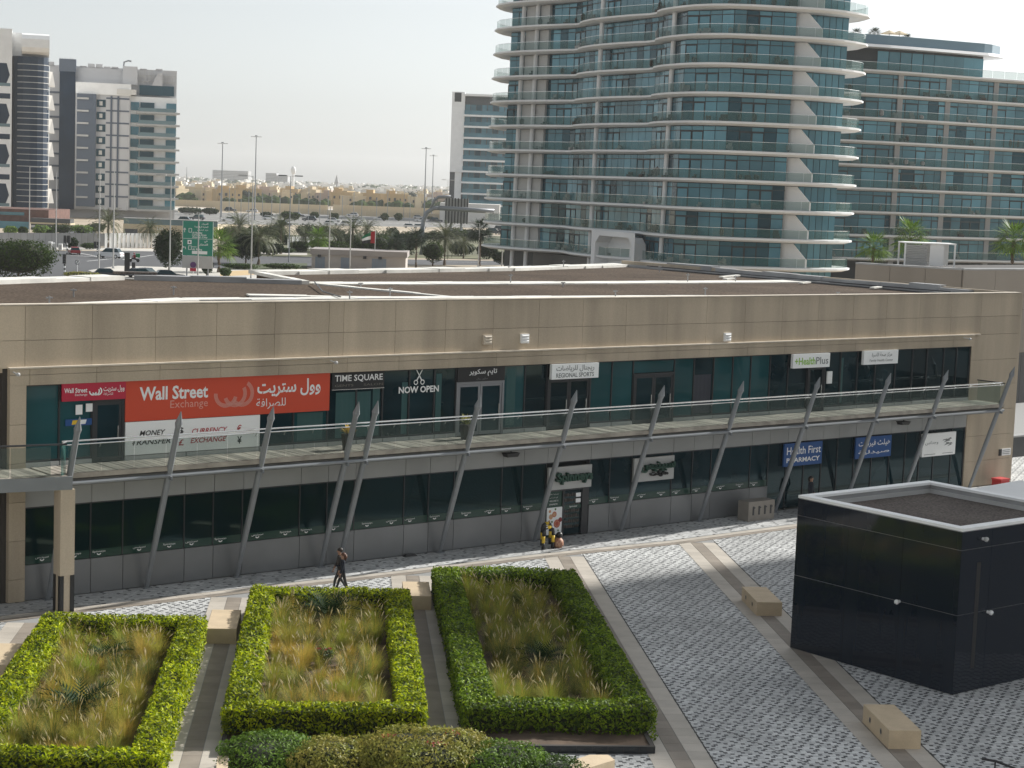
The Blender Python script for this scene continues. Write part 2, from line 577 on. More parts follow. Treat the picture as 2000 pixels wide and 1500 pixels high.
# walkway in front of the shops, its courses run along the front
for r in range(0, 30):
    o = .06+r*.118
    x = -12.0+rnd(0, .3)
    k = random.randint(0, 4)
    while x < 62:
        L = random.choice((.2, .2, .3))
        mi = 0 if random.random() < .45 else 1
        if k % 5 == 0 and r % 2 == 0:
            L, mi = .14, 2
        k += 1
        if o+.1 < curb_off(x):
            paver(fz(x+L/2, o), FE*(L/2-.004), FN*.055, mi, rnd(-.002, .001), False)
        x += L
tag(pv.build('pavers', [M['paver_a'], M['paver_b'], M['paver_c']], plaza), kind='stuff')

# long paving strips of slabs across the plaza: pale, brown, pale
slabA, slabB = MB(), MB()
slabA.box(-.5, .5, -.5, .5, -.03, .003)
slabB.box(-.5, .5, -.5, .5, -.03, .003)
slab_a, slab_b = None, None
def slab_at(parent, p, ax, lx, ly, brown):
    global slab_a, slab_b
    if brown:
        if slab_b is None:
            slab_b = slabB.build('slab', M['slab_brown'])
            o = slab_b
        else:
            o = slab_b.copy(); COL.objects.link(o)
    else:
        if slab_a is None:
            slab_a = slabA.build('slab', M['slab_beige'])
            o = slab_a
        else:
            o = slab_a.copy(); COL.objects.link(o)
    o.parent = parent
    o.location = p
    o.rotation_euler = (0, 0, math.atan2(ax.y, ax.x))
    o.scale = (lx, ly, 1)
for c in STRIPS:
    st = MB()
    st.poly([pz(c-.86, 42, -.008), pz(c+.86, 42, -.008), pz(c+.86, 90, -.008), pz(c-.86, 90, -.008)])
    v0 = None
    strip = MB()
    for v in [42.6+.72*k for k in range(70)]:
        s, o = s_off(pz(c, v))
        if o < curb_off(s)+1.1:
            break
        v1 = v
    strip.poly([pz(c-.86, 42.2, -.008), pz(c+.86, 42.2, -.008), pz(c+.86, v1+1.2, -.008), pz(c-.86, v1-.4, -.008)])
    so = tag(strip.build('paving_strip', M['grout']), kind='structure')
    for k, v in enumerate([42.6+.72*k for k in range(70)]):
        if v > v1+.05:
            break
        for du, w2, br in ((-.56, .585, False), (0, .50, True), (.56, .585, False)):
            slab_at(so, pz(c+du, v), PU, w2, .712, br)
curb = MB()
cs = [x for x in range(-10, 61)]
for a, b in zip(cs, cs[1:]):
    curb.poly([fz(a, curb_off(a), -.006), fz(a, curb_off(a)+.8, -.006), fz(b, curb_off(b)+.8, -.006), fz(b, curb_off(b), -.006)])
co = tag(curb.build('kerb_line', M['grout']), kind='structure')
for a, b in zip(cs, cs[1:]):
    p0, p1 = fz(a, curb_off(a)), fz(b, curb_off(b))
    ax = (p1-p0).normalized()
    slab_at(co, (p0+p1)/2+FN*.19, ax, .99, .36, False)
    slab_at(co, (p0+p1)/2+FN*.58, ax, .99, .38, True)
# a rough drain joint running across the paving
dj = MB()
p0, p1 = spot(1365, 1405), spot(1600, 1500)
d = (p1-p0).normalized(); q = Vector((-d.y, d.x, 0))*.012
dj.poly([p0-q+Vector((0, 0, .004)), p1-q+Vector((0, 0, .004)), p1+q+Vector((0, 0, .004)), p0+q+Vector((0, 0, .004))])
p0, p1 = spot(1465, 1143), spot(1556, 1143)
q = Vector((0, .02, 0))
dj.poly([p0-q+Vector((0, 0, .004)), p1-q+Vector((0, 0, .004)), p1+q+Vector((0, 0, .004)), p0+q+Vector((0, 0, .004))])
for c, v1 in ((9.6, 76.5), (16.0, 80.0)):
    dj.poly([pz(c+.865, 42, .002), pz(c+.905, 42, .002), pz(c+.905, v1, .002), pz(c+.865, v1, .002)])
tag(dj.build('drain_joint', M['joint'], plaza))
# ================================================================== the shopping building
mall = thing('shopping_building', 'two-storey beige clad shopping building with a gravel roof and teal glass fronts', 'building', FA, FROT)
JT = [-.9, -.09, 2.49, 5.05, 7.63, 10.87-.66, 12.72, 13.42, 15.96, 18.53, 21.07, 23.61, 26.16, 28.76, 31.33, 33.9, 36.5, 39.12, 41.74, 44.37, 46.98, 49.68, 52.31, 54.9, 58.4]
core = MB()
core.box(-.9, 58.38, .5, 14, 0, 10.28)                      # dark body behind the cladding and glass
core.box(-12, -.9, .9, 14, 0, 10.28)
core.build('body', M['interior'], mall)
def panels(xs, z0, z1, y0, y1, m, name='wall_panel', gap=.014):
    for a, b in zip(xs, xs[1:]):
        if b-a < .05:
            continue
        q = MB()
        q.box(a+gap/2, b-gap/2, y0, y1, z0+gap/2, z1-gap/2)
        q.build(name, m, mall)
bk = MB()
bk.box(-.9, 58.38, .10, .5, 7.83, 10.6)
bk.box(54.27, 58.38, .10, .5, 0, 7.83)
bk.box(-.9, -.09, .10, .5, 0, 7.83)
bk.build('joint_backing', M['joint'], mall)
JU = [-12, -10.4, -7.8, -5.2, -2.65]+JT[1:]
panels(JU, 9.44, 10.68, .03, .12, M['beige'])
panels(JU, 8.45, 9.44, .03, .12, M['beige'])
q = MB(); q.box(-12, -.9, .10, .9, 8.30, 10.6); q.build('overhang', M['beige'], mall)
JF = [-.72]+[x+.12 for x in JT[1:-1] if x < 54]+[54.27]
panels(JF, 8.22, 8.44, -.13, .12, M['beige'])
panels(JF, 7.84, 8.22, -.13, .12, M['beige'])
for k in range(6):
    panels([54.28, 58.4], 8.45-1.40*(k+1), 8.45-1.40*k, .03, .12, M['beige'])
    panels([-.72, -.09], 8.45-1.40*(k+1)-.6 if k < 5 else .02, 8.45-1.40*k-.6, -.13, .12, M['beige'])
panels([54.27, 58.4], 0.02, .05, .03, .12, M['beige'])
# recessed wall at the left end
for a, b in ((-3.6, -.95), (-6.2, -3.6), (-8.8, -6.2), (-12, -8.8)):
    for z0, z1 in ((4.9, 6.2), (6.2, 7.4), (7.4, 8.45), (2.5, 3.7), (3.7, 4.9)):
        panels([a, b], z0, z1, .75, .9, M['beige'])
q = MB()
q.box(-2.4, -1.25, .72, .8, .05, 2.5)
gd = q.build('ground_door', M['frame_dark'], mall)
q = MB(); q.box(-1.34, -1.22, .45, .7, .0, 2.55)
q.build('door_post', M['letter_white'], gd)
panels([-12, -2.45], .02, 2.5, .75, .9, M['beige'])
panels([-1.2, -.92], .02, 2.5, .75, .9, M['beige'])
q = MB()
q.box(-.74, 54.29, -.17, .04, 8.445, 8.50)
q.box(54.29, 54.9, -.05, .04, 8.445, 8.50)
q.build('ledge', M['beige_light'], mall)
# right-hand end wall
rw = MB()
rw.box(58.38, 58.6, .03, 33, 0, 10.7)
rw.build('end_wall', M['beige'], mall)
# roof: gravel beds, white membrane bands, copings
rf = MB()
outline = [(-12, .5), (58.3, .5), (58.9, 33), (44, 28), (23.7, 24), (21.7, 16.0), (13.7, 20.3), (5, 17.2), (-12, 11.5)]
rf.prism(outline, 10.0, 10.30)
roof = rf.build('roof', M['gravel'], mall)
def band(pts, wid, z, m, name, h=.06):
    b = MB()
    for (x0, y0), (x1, y1) in zip(pts, pts[1:]):
        d = Vector((x1-x0, y1-y0, 0)); L = d.length; d.normalize()
        nn = Vector((-d.y, d.x, 0))
        k = max(1, int(L/2.2))
        for i in range(k):
            c0, c1 = Vector((x0, y0, 0))+d*(L*i/k), Vector((x0, y0, 0))+d*(L*(i+1)/k)
            w0 = wid/2*rnd(.88, 1.1)
            hh = h*rnd(.8, 1.25)
            b.prism([tuple(q[:2]) for q in (c0-nn*w0, c1-nn*w0, c1+nn*w0, c0+nn*w0)], z, z+hh)
    return b.build(name, m, roof)
band([(-10, 1.3), (.9, 3.7), (10, 6.6), (18, 6.3), (34, 5.4), (49, 3.4), (56.6, 3.0)], 1.15, 10.30, M['membrane'], 'membrane_band')
band([(-2, 1.2), (6, 3.3), (14, 4.7), (26, 4.6), (40, 3.4)], .8, 10.30, M['membrane'], 'membrane_band')
band([(14, 8.5), (21.5, 5.6)], .9, 10.31, M['membrane'], 'membrane_band')
band([(22.2, 16.2), (36, 15.7), (57.5, 15.9)], 1.9, 10.30, M['membrane'], 'membrane_band')
band([(22.4, 15.6), (23.6, 6.4)], .5, 10.30, M['membrane'], 'membrane_band')
band([(-12, 11.8), (5, 17.4), (13.5, 20.4)], 1.5, 10.30, M['membrane'], 'membrane_coping', .20)
band([(23.9, 24.2), (44, 28.1), (58.6, 33)], 1.6, 10.30, M['membrane'], 'membrane_coping', .18)
band([(14.4, 20.0), (21.6, 16.2)], .8, 10.30, M['coping_grey'], 'coping', .24)
band([(21.7, 16.0), (23.8, 24.0)], .5, 10.30, M['membrane'], 'membrane_coping', .18)
band([(58.3, 3.2), (58.5, 12), (58.7, 22), (59, 33)], .75, 10.30, M['coping_grey'], 'coping', .42)
band([(57.6, 4.0), (57.9, 18), (58.2, 32)], .35, 10.30, M['coping_grey'], 'coping', .15)
fc = MB()
xs = [-12, -6, -.9, 4, 10, 16, 22, 28, 34, 40, 46, 52, 58.4]
for a, b in zip(xs, xs[1:]):
    y = .02
    fc.box(a+.006, b-.006, y, y+.42, 10.69, 10.73)
fc.build('front_coping', M['beige_light'], mall)
q = MB(); q.box(-.9, 58.38, .12, .42, 10.25, 10.69); q.box(-12, -.9, .9, 1.2, 10.25, 10.69)
q.build('parapet', M['beige'], mall)
rr = random.Random(3)
for x, y in ((6, 9), (2.5, 3.7), (11, 9.7), (17, 5.0), (20.4, 6.8), (23, 13), (36, 13), (34.5, 15.6), (33, 5.5), (44, 27.6), (50, 29.4), (55.4, 26), (48, 15.8), (52, 15.8), (39, 5.3), (47, 3.4), (57.6, 5.0)):
    q = MB()
    h = rr.uniform(.25, .6)
    q.tube([(x, y, 10.3), (x, y, 10.3+h)], .035, 6)
    q.box(x-.12, x+.12, y-.04, y+.04, 10.3+h*.8, 10.3+h*.8+.05)
    q.build('roof_post', M['coping_grey'], roof)
for pts in (((17.2, 6.0, 10.42), (18.6, 9.6, 10.40), (21.6, 15.0, 10.5)), ((2.6, 4.0, 10.4), (1.0, 5.4, 10.33), (-1.5, 7, 10.33)), ((57.3, 4, 10.5), (57.7, 15, 10.47), (58, 30, 10.5)), ((57.0, 4, 10.36), (57.3, 14, 10.36), (57.6, 28, 10.36))):
    q = MB(); q.tube(pts, .03, 6)
    q.build('cable', M['frame_dark'], roof)
q = MB()
q.obox((14.6, 20.3, 10.62), (1.0, -.3, 0), (.12, .35, 0), (0, 0, .05))
q.build('hatch', M['gravel_dark'], roof)
for x, y in ((53, 17.3), (54.8, 19.4), (55.6, 13.5), (56.4, 20.2), (56.8, 9)):
    q = MB(); q.obox((x, y, 10.42), (.5, .12, .02), (-.05, .14, 0), (0, 0, .04))
    q.build('loose_slab', M['membrane'], roof)

# upper floor glazing
UM = [-.07, 1.26, 2.54, 3.83, 6.4, 9.63, 11.2, 12.80, 14.17, 15.46, 16.8, 18.1, 19.23, 21.8, 23.0, 24.25, 26.8, 28.1, 29.4, 32.0, 33.3, 34.6, 35.9, 37.15, 38.5, 39.8, 41.2, 42.5, 43.7, 45.0, 46.4, 48.0, 49.4, 50.6, 52.0, 53.1, 54.25]
DOORS = {2.54: 'dark', 19.23: 'grey', 24.25: 'dark', 29.4: 'dark', 41.2: 'dark'}
TEAL = {-.07, 1.26, 21.8, 26.8, 32.0, 34.6, 35.9, 37.15, 28.1, 11.2}
fr = MB()
fr.box(-.07, 54.25, .10, .30, 7.78, 7.84)
fr.box(-.07, 54.25, .08, .30, 5.03, 5.10)
for x in UM:
    fr.box(x-.03, x+.03, .07, .30, 5.10, 7.78)
fr.build('window_frame', M['frame_dark'], mall)
kp = [x for x in UM]
for a, b in zip(kp, kp[1:]):
    if a in DOORS:
        continue
    q = MB(); q.box(a+.02, b-.02, .0, .12, 4.80, 5.03)
    q.build('kick_plate', M['grey_light'], mall)
    gm = M['glass_teal'] if a in TEAL else M['glass_dark']
    q = MB(); q.box(a+.03, b-.03, .13, .16, 5.10, 7.78)
    q.build('window_pane', gm, mall)
q = MB(); q.box(29.45, 31.95, .10, .16, 7.22, 7.76)
q.build('window_pane', M['glass_teal'], mall)
# blinds and curtains seen behind the panes
def curtain(x0, x1, z0, z1, m):
    q = MB()
    n = max(3, int((x1-x0)/.12))
    for k in range(n):
        a, b = x0+(x1-x0)*k/n, x0+(x1-x0)*(k+1)/n
        y0, y1 = (.128, .122) if k % 2 else (.122, .128)
        q.poly([(a, y0, z0), (b, y1, z0), (b, y1, z1), (a, y0, z1)])
    return q.build('curtain', m, mall)
M['curtain'] = mat('teal_curtain', (.02, .085, .085), .5)
M['curtain_dark'] = mat('dark_curtain', (.03, .035, .05), .5)
for a, b, z0, z1 in ((13.2, 14.9, 5.15, 7.0), (15.0, 15.35, 5.15, 7.1), (16.45, 16.75, 5.15, 7.3), (18.2, 18.5, 5.15, 7.6), (11.4, 12.6, 5.15, 6.25), (22.0, 22.5, 5.2, 7.7), (43.75, 43.95, 5.2, 7.5)):
    curtain(a, b, z0, z1, M['curtain'])
for a, b in ((33.35, 34.5),):
    curtain(a, b, 5.15, 7.0, M['curtain_dark'])
for x, kind in DOORS.items():
    x1 = UM[UM.index(x)+1]
    m = M['frame_grey'] if kind == 'grey' else M['frame_dark']
    d = MB()
    d.box(x, x+.10, .02, .2, 4.88, 7.2); d.box(x1-.10, x1, .02, .2, 4.88, 7.2); d.box(x+.10, x1-.10, .02, .2, 7.10, 7.2)
    do = d.build('door', m, mall)
    leaves = [(x+.1, x1-.1)] if x1-x < 1.6 else [(x+.1, (x+x1)/2), ((x+x1)/2, x1-.1)]
    for a, b in leaves:
        q = MB()
        q.box(a+.01, a+.11, .05, .1, 4.9, 7.09); q.box(b-.11, b-.01, .05, .1, 4.9, 7.09)
        q.box(a+.11, b-.11, .05, .1, 4.9, 5.05); q.box(a+.11, b-.11, .05, .1, 6.98, 7.09)
        q.build('door_frame', m, do)
        q = MB(); q.box(a+.11, b-.11, .07, .09, 5.05, 6.98)
        q.build('door_pane', M['glass_dark'], do)
        q = MB(); q.tube([(b-.17, .0, 5.7), (b-.17, .0, 6.2)], .02, 6); q.box(b-.18, b-.16, .0, .06, 5.75, 5.78); q.box(b-.18, b-.16, .0, .06, 6.12, 6.15)
        q.build('handle', M['steel_bright'], do)

# ground floor
LM = [-.05, 2.54, 3.84, 6.41, 7.66, 8.95, 11.58, 12.87, 14.2, 16.69, 17.96, 19.3, 21.9, 23.05, 24.41, 26.96, 28.21, 29.55, 32.12, 33.47, 34.71, 37.41, 38.69]
LX = LM+[40.0, 41.3, 42.6, 43.8, 45.1, 46.5, 47.9, 49.2, 50.4, 51.6, 53.1, 54.2]
fr = MB()
for x in LX:
    fr.box(x-.022, x+.022, .06, .30, .0, 3.4)
fr.box(-.05, 54.2, .07, .3, 3.36, 3.42)
fr.build('window_frame', M['frame_dark'], mall)
for a, b in zip(LX, LX[1:]):
    q = MB(); q.box(a+.012, b-.012, .0, .1, 3.42, 4.26)
    q.build('fascia_panel', M['fascia_grey'], mall)
    if a == 24.41:
        continue
    far = a >= 38.69
    zb = .08 if far else 1.62
    q = MB(); q.box(a+.022, b-.022, .10, .13, zb, 3.36)
    q.build('window_pane', M['glass_teal'] if a in (23.05, 28.21, 33.47) and False else (M['glass_dark'] if far or a > 26 else M['glass_black']), mall)
    if not far:
        q = MB(); q.box(a+.012, b-.012, .02, .1, .02, 1.30)
        q.build('plinth_panel', M['grey_panel'], mall)
        q = MB(); q.box(a+.022, b-.022, .085, .13, 1.31, 1.62)
        fb = q.build('green_film', M['green_film'], mall)
        for k, f in enumerate((.27, .76)):
            xc = a+(b-a)*f
            if b-a < 1.6 and k:
                continue
            en = (int(a*7)+k) % 2
            text('shop_name', 'Spinneys' if en else arabic('سبينيس'), M['letter_white'], fb, xc-.26, xc+.26, 1.475, 1.565, .078)
            q = MB()
            arc_band(q, xc, 1.49, .06, .10, 205, 335, .078, 8)
            q.build('leaf_mark', M['letter_white'], fb)
for a, b in ((23.15, 24.0), (28.3, 29.4), (35.2, 37.2)):
    curtain(a, b, 1.65, 2.7, M['curtain'])
# supermarket entrance
en = MB()
en.box(24.41, 24.5, .04, .25, 0, 2.15); en.box(25.42, 25.52, .04, .25, 0, 2.15); en.box(26.55, 26.9, .02, .25, 0, 2.15); en.box(24.5, 26.55, .04, .25, 2.08, 2.15)
eo = en.build('entrance', M['frame_dark'], mall)
q = MB(); q.box(24.5, 25.42, .10, .13, .05, 2.08)
q.build('door_pane', M['green_film'], eo)
q = MB(); q.box(25.52, 26.55, .10, .13, .05, 2.08)
q.build('door_pane', M['glass_dark'], eo)
shelf = MB()
for k in range(7):
    z = .35+k*.24
    for j in range(7):
        x = 25.58+j*.13
        shelf.box(x, x+.1, .09, .097, z, z+rr.uniform(.08, .16))
M['shelf'] = mat('dim_shelf_goods', (.07, .055, .045), .8, island=.6)
shelf.build('shelf_goods', M['shelf'], eo)
q = MB(); q.box(25.52, 26.55, .08, .095, 1.22, 1.40)
q.build('green_film', M['green_film'], eo)
text('shop_name', 'Spinneys', M['letter_white'], eo, 25.85, 26.3, 1.27, 1.36, .075)
for z in (1.48, 1.74):
    q = MB(); q.box(26.22, 26.5, .07, .09, z, z+.18)
    q.build('notice', M['white_sign'], eo)
for k, tx in enumerate(('مرحبا بكم', 'في سبينيس', 'WELCOME TO', 'SPINNEYS')):
    z = 1.98-k*.15
    text('lettering', tx if tx.isascii() else arabic(tx), M['letter_white'], eo, 24.68, 25.2-(k % 2)*.05, z-.07, z, .095)

# ------------------------------------------------------------------ signs on the front, each a thing of its own
def sign(name, label, x0, x1, z0, z1, m, y=-.02, t=.08, cat='sign', group=None):
    o = thing(name, label, cat, FA, FROT, group)
    b = MB(); b.box(x0, x1, y, y+t, z0, z1)
    b.build('board', m, o)
    return o
AR_WS, AR_EX = arabic('وول ستريت'), arabic('للصرافة')
def swirl(parent, cx, cz, sc, y, m, lines):
    q = MB()
    def arcs(c, r, a0, a1, dz=0):
        n = 5 if lines else 1
        for k in range(n):
            ra = r-.16*k/ (5 if lines else 1)
            arc_band(q, cx+c*sc, cz+dz*sc, (ra-(.020 if lines else .17))*sc, ra*sc, a0, a1, y, 16)
    arcs(-.30, .52, 175, 345)
    arcs(.10, .52, 200, 390)
    arcs(.42, .52, 215, 420)
    q.build('swirl_mark', m, parent)
sg = sign('shop_sign', 'crimson Wall Street Exchange sign above the small left-hand shop door', 1.28, 3.80, 7.20, 7.86, M['red'], -.10)
text('lettering', 'Wall Street', M['letter_white'], sg, 1.36, 2.26, 7.50, 7.68, -.105, .02)
text('lettering', 'Exchange', M['letter_white'], sg, 1.78, 2.26, 7.36, 7.47, -.105)
text('lettering', AR_WS, M['letter_white'], sg, 2.90, 3.74, 7.46, 7.72, -.105, .015)
text('lettering', AR_EX, M['letter_white'], sg, 2.90, 3.28, 7.34, 7.47, -.105)
swirl(sg, 2.57, 7.53, .30, -.105, M['letter_white'], False)
sg = sign('shop_sign', 'wide orange-red Wall Street Exchange panel with a pale swirl mark', 3.83, 12.80, 6.32, 7.86, M['orange'], -.02)
text('lettering', 'Wall Street', M['letter_white'], sg, 4.40, 7.28, 7.08, 7.60, -.026, .025)
text('lettering', 'Exchange', M['letter_pink'], sg, 5.68, 7.28, 6.66, 7.04, -.026)
text('lettering', AR_WS, M['letter_white'], sg, 9.45, 12.36, 6.98, 7.66, -.026, .022)
text('lettering', AR_EX, M['letter_white'], sg, 9.42, 10.75, 6.52, 6.94, -.026)
swirl(sg, 8.36, 7.18, 1.0, -.026, M['letter_pink'], True)
sg = sign('shop_sign', 'white money transfer and currency exchange panel under the orange-red panel', 3.85, 9.60, 5.06, 6.30, M['white_sign'], -.02)
text('lettering', 'MONEY', M['letter_black'], sg, 4.42, 5.50, 5.76, 5.96, -.026, .02, .25)
text('lettering', 'TRANSFER', M['letter_black'], sg, 4.12, 5.72, 5.42, 5.62, -.026, .02, .25)
text('lettering', 'CURRENCY', M['letter_red'], sg, 6.62, 8.16, 5.72, 5.92, -.026, .02, .25)
text('lettering', 'EXCHANGE', M['letter_red'], sg, 6.56, 8.12, 5.36, 5.56, -.026, .02, .25)
text('symbol', '$', M['letter_black'], sg, 6.08, 6.26, 5.72, 6.00, -.026, .02)
text('symbol', '£', M['letter_red'], sg, 6.06, 6.28, 5.30, 5.54, -.026, .02)
text('symbol', '€', M['letter_red'], sg, 8.58, 8.78, 5.70, 5.96, -.026, .02)
text('symbol', '¥', M['letter_black'], sg, 8.60, 8.80, 5.22, 5.52, -.026, .02)
sg = sign('shop_sign', 'dark TIME SQUARE gents salon sign beside the orange-red panel', 12.92, 15.46, 7.14, 7.80, M['letter_black'], .0, .06)
text('lettering', 'TIME SQUARE', M['letter_white'], sg, 13.05, 15.38, 7.42, 7.72, -.006, .015)
text('lettering', 'GENTS', M['letter_dim'], sg, 13.05, 13.95, 7.25, 7.34, -.006)
text('lettering', 'SALON', M['letter_dim'], sg, 14.45, 15.40, 7.25, 7.34, -.006)
q = MB(); q.box(12.92, 15.46, -.03, 0, 7.12, 7.145); q.build('trim', M['steel_bright'], sg)
sg = thing('window_decal', 'white NOW OPEN lettering under crossed scissors on the dark salon window', 'window lettering', FA, FROT)
text('lettering', 'NOW OPEN', M['letter_white'], sg, 16.24, 18.30, 6.84, 7.12, .05, .03)
q = MB()
arc_band(q, 17.10, 7.28, .07, .11, 0, 360, .05, 14)
arc_band(q, 17.44, 7.28, .07, .11, 0, 360, .05, 14)
for a, b in (((17.15, 7.37), (17.42, 7.80)), ((17.39, 7.37), (17.12, 7.80))):
    d = Vector((b[0]-a[0], 0, b[1]-a[1])).normalized(); nn = Vector((d.z, 0, -d.x))*.03
    q.poly([(a[0]-nn.x, .05, a[1]-nn.z), (a[0]+nn.x, .05, a[1]+nn.z), (b[0]+nn.x*.6, .05, b[1]+nn.z*.6), (b[0]-nn.x*.6, .05, b[1]-nn.z*.6)])
q.build('scissors_mark', M['letter_white'], sg)
sg = sign('shop_sign', 'dark salon sign with white Arabic lettering above the grey double door', 19.25, 21.78, 7.20, 7.82, M['letter_black'], .0, .06)
text('lettering', arabic('تايم سكوير'), M['letter_white'], sg, 19.85, 21.35, 7.42, 7.74, -.006, .015)
text('lettering', arabic('صالون رجال'), M['grey_letter'], sg, 20.25, 20.85, 7.26, 7.36, -.006)
sg = sign('shop_sign', 'white REGIONAL SPORTS sign with grey bilingual lettering', 24.26, 27.0, 7.15, 7.82, M['white_sign'], -.22, .16)
text('lettering', arabic('ريجنـال للرياضات'.replace('ـ', '')), M['grey_letter'], sg, 24.50, 26.72, 7.46, 7.76, -.228, .015)
text('lettering', 'REGIONAL SPORTS', M['grey_letter'], sg, 24.50, 26.72, 7.22, 7.42, -.228, .02)
sg = sign('shop_sign', 'white HealthPlus sign with green and grey lettering', 39.8, 42.5, 7.12, 7.82, M['white_sign'], -.22, .16)
text('lettering', '+Health', M['lime'], sg, 39.92, 41.42, 7.28, 7.64, -.228, .02)
text('lettering', 'Plus', M['grey_letter'], sg, 41.46, 42.38, 7.28, 7.64, -.228, .012)
sg = sign('shop_sign', 'white family health centre sign with small grey lettering, farthest of the upper signs', 45.1, 47.8, 7.13, 7.84, M['white_sign'], -.22, .16)
text('lettering', arabic('مركز صحة الاسرة'), M['grey_letter'], sg, 45.7, 47.3, 7.48, 7.74, -.228, .01)
text('lettering', 'Family Health Center', M['grey_letter'], sg, 45.55, 47.4, 7.24, 7.40, -.228, .01)
sg = sign('shop_sign', 'grey Spinneys sign with dark green letters above the supermarket entrance', 24.42, 26.95, 2.18, 3.20, M['grey_light'], -.10, .12)
text('lettering', 'Spinneys', M['green_letter'], sg, 24.75, 26.86, 2.42, 2.98, -.22, .035, 0, .09)
sg = sign('shop_sign', 'grey Spinneys sign with dark green Arabic letters right of the entrance', 29.55, 32.1, 2.17, 3.28, M['grey_light'], -.10, .12)
text('lettering', arabic('سبينيس'), M['green_letter'], sg, 29.85, 32.0, 2.60, 3.08, -.22, .03, 0, .09)
text('lettering', arabic('ماركت'), M['letter_black'], sg, 30.5, 31.6, 2.36, 2.66, -.20, .03, 0, .07)
sg = sign('shop_sign', 'blue Health First PHARMACY sign above the pharmacy door', 39.65, 42.46, 2.2, 3.35, M['blue'], -.08)
text('lettering', 'Health First', M['letter_white'], sg, 39.85, 42.35, 2.78, 3.16, -.086, .01)
text('lettering', 'PHARMACY', M['letter_white'], sg, 39.85, 42.30, 2.38, 2.62, -.086, .025)
sg = sign('shop_sign', 'blue pharmacy sign with white Arabic lettering', 45.03, 47.85, 2.24, 3.35, M['blue'], -.08)
text('lettering', arabic('هيلث فيرست'), M['letter_white'], sg, 45.25, 47.75, 2.80, 3.18, -.086, .012)
text('lettering', arabic('صيدلية'), M['letter_white'], sg, 45.25, 47.70, 2.42, 2.66, -.086, .012)
sg = sign('shop_sign', 'white sign with a grey brush mark near the right end of the front', 50.4, 53.2, 2.0, 3.24, M['white_sign'], -.12, .12)
text('lettering', arabic('وجداس'), M['grey_letter'], sg, 50.6, 51.7, 2.62, 2.84, -.126, .01)
q = MB()
for k in range(7):
    a = rr.uniform(-.1, .45); x = 52.0+rr.uniform(0, .5); z = 2.48+k*.055; L = rr.uniform(.35, .6)
    q.poly([(x, -.126, z), (x+L, -.126, z+a*L*.5), (x+L*.8, -.126, z+a*L*.5+.07), (x+.08, -.126, z+.05)])
q.build('brush_mark', M['grey_letter'], sg)
q = MB(); q.box(50.55, 51.5, -.128, -.124, 2.10, 2.13); q.box(52.1, 53.0, -.128, -.124, 2.10, 2.13)
q.build('rule_line', M['grey_letter'], sg)
sg = sign('poster', 'food poster with red grapefruit halves beside the supermarket door', 24.52, 25.40, .14, 1.36, M['white_sign'], .04, .05, 'poster')
q = MB()
for x, z, r, mi in ((24.95, 1.05, .13, 0), (25.12, .62, .19, 0), (25.30, .78, .11, 1), (24.75, .95, .12, 2), (24.70, .50, .10, 1), (24.85, .30, .12, 0), (24.68, 1.2, .07, 2), (25.0, 1.28, .05, 3), (24.82, .72, .05, 3), (25.2, .3, .05, 3), (24.66, .75, .06, 2), (24.95, 1.05, .09, 2), (25.12, .62, .14, 2), (25.12, .62, .11, 0)):
    y = .036-.0015*(1 if r in (.09, .14) else 2 if r == .11 else 0)
    q.poly([(x+r*math.cos(2*math.pi*k/14), y-.0003*len(q.f), z+r*math.sin(2*math.pi*k/14)) for k in range(14)], mi)
q.build('food_print', [mat('grapefruit_print', (.5, .10, .06)), mat('dark_red_print', (.25, .03, .03)), mat('peach_print', (.62, .35, .2)), mat('leaf_print', (.08, .16, .04))], sg)
for i, (x, z, mm, wd, hh, tx) in enumerate(((1.88, 6.86, 'white_sign', .26, .36, 'white portrait notice taped inside the small left shop window'), (2.28, 6.92, 'white_sign', .36, .30, 'white landscape notice taped next to the small left shop door'), (41.2+1.42, 6.55, 'white_sign', .36, .62, 'white notice board beside the HealthPlus door'))):
    o = tag((lambda b: b.build('notice', M[mm]))(MB().box(x, x+wd, .03 if x < 9 else -.02, .05, z-hh/2, z+hh/2)), tx, 'notice')
    o.location = FA; o.rotation_euler = (0, 0, FROT)
sg = sign('window_sticker', 'blue strip sticker with a yellow and white patch on the small left shop window', 1.48, 2.52, 6.28, 6.52, M['blue'], .03, .03, 'sticker')
q = MB(); q.poly([(1.72, .025, 6.32), (2.05, .025, 6.33), (2.09, .025, 6.49), (1.76, .025, 6.48)]); q.build('yellow_patch', M['yellow'], sg)
q = MB(); q.poly([(2.05, .024, 6.33), (2.26, .024, 6.33), (2.31, .024, 6.49), (2.09, .024, 6.49)]); q.build('white_patch', M['letter_white'], sg)
o = sign('wall_sign', 'small black and white plate on the beige pier at the right corner', 57.3, 58.35, 1.62, 2.0, M['letter_white'], -.03, .05, 'sign')
q = MB(); q.box(57.28, 57.5, -.05, .0, 1.62, 2.0); q.build('black_end', M['letter_black'], o)
q = MB()
for k in range(3): q.box(57.58, 58.25, -.034, -.03, 1.70+k*.1, 1.735+k*.1)
q.build('lettering', M['grey_letter'], o)
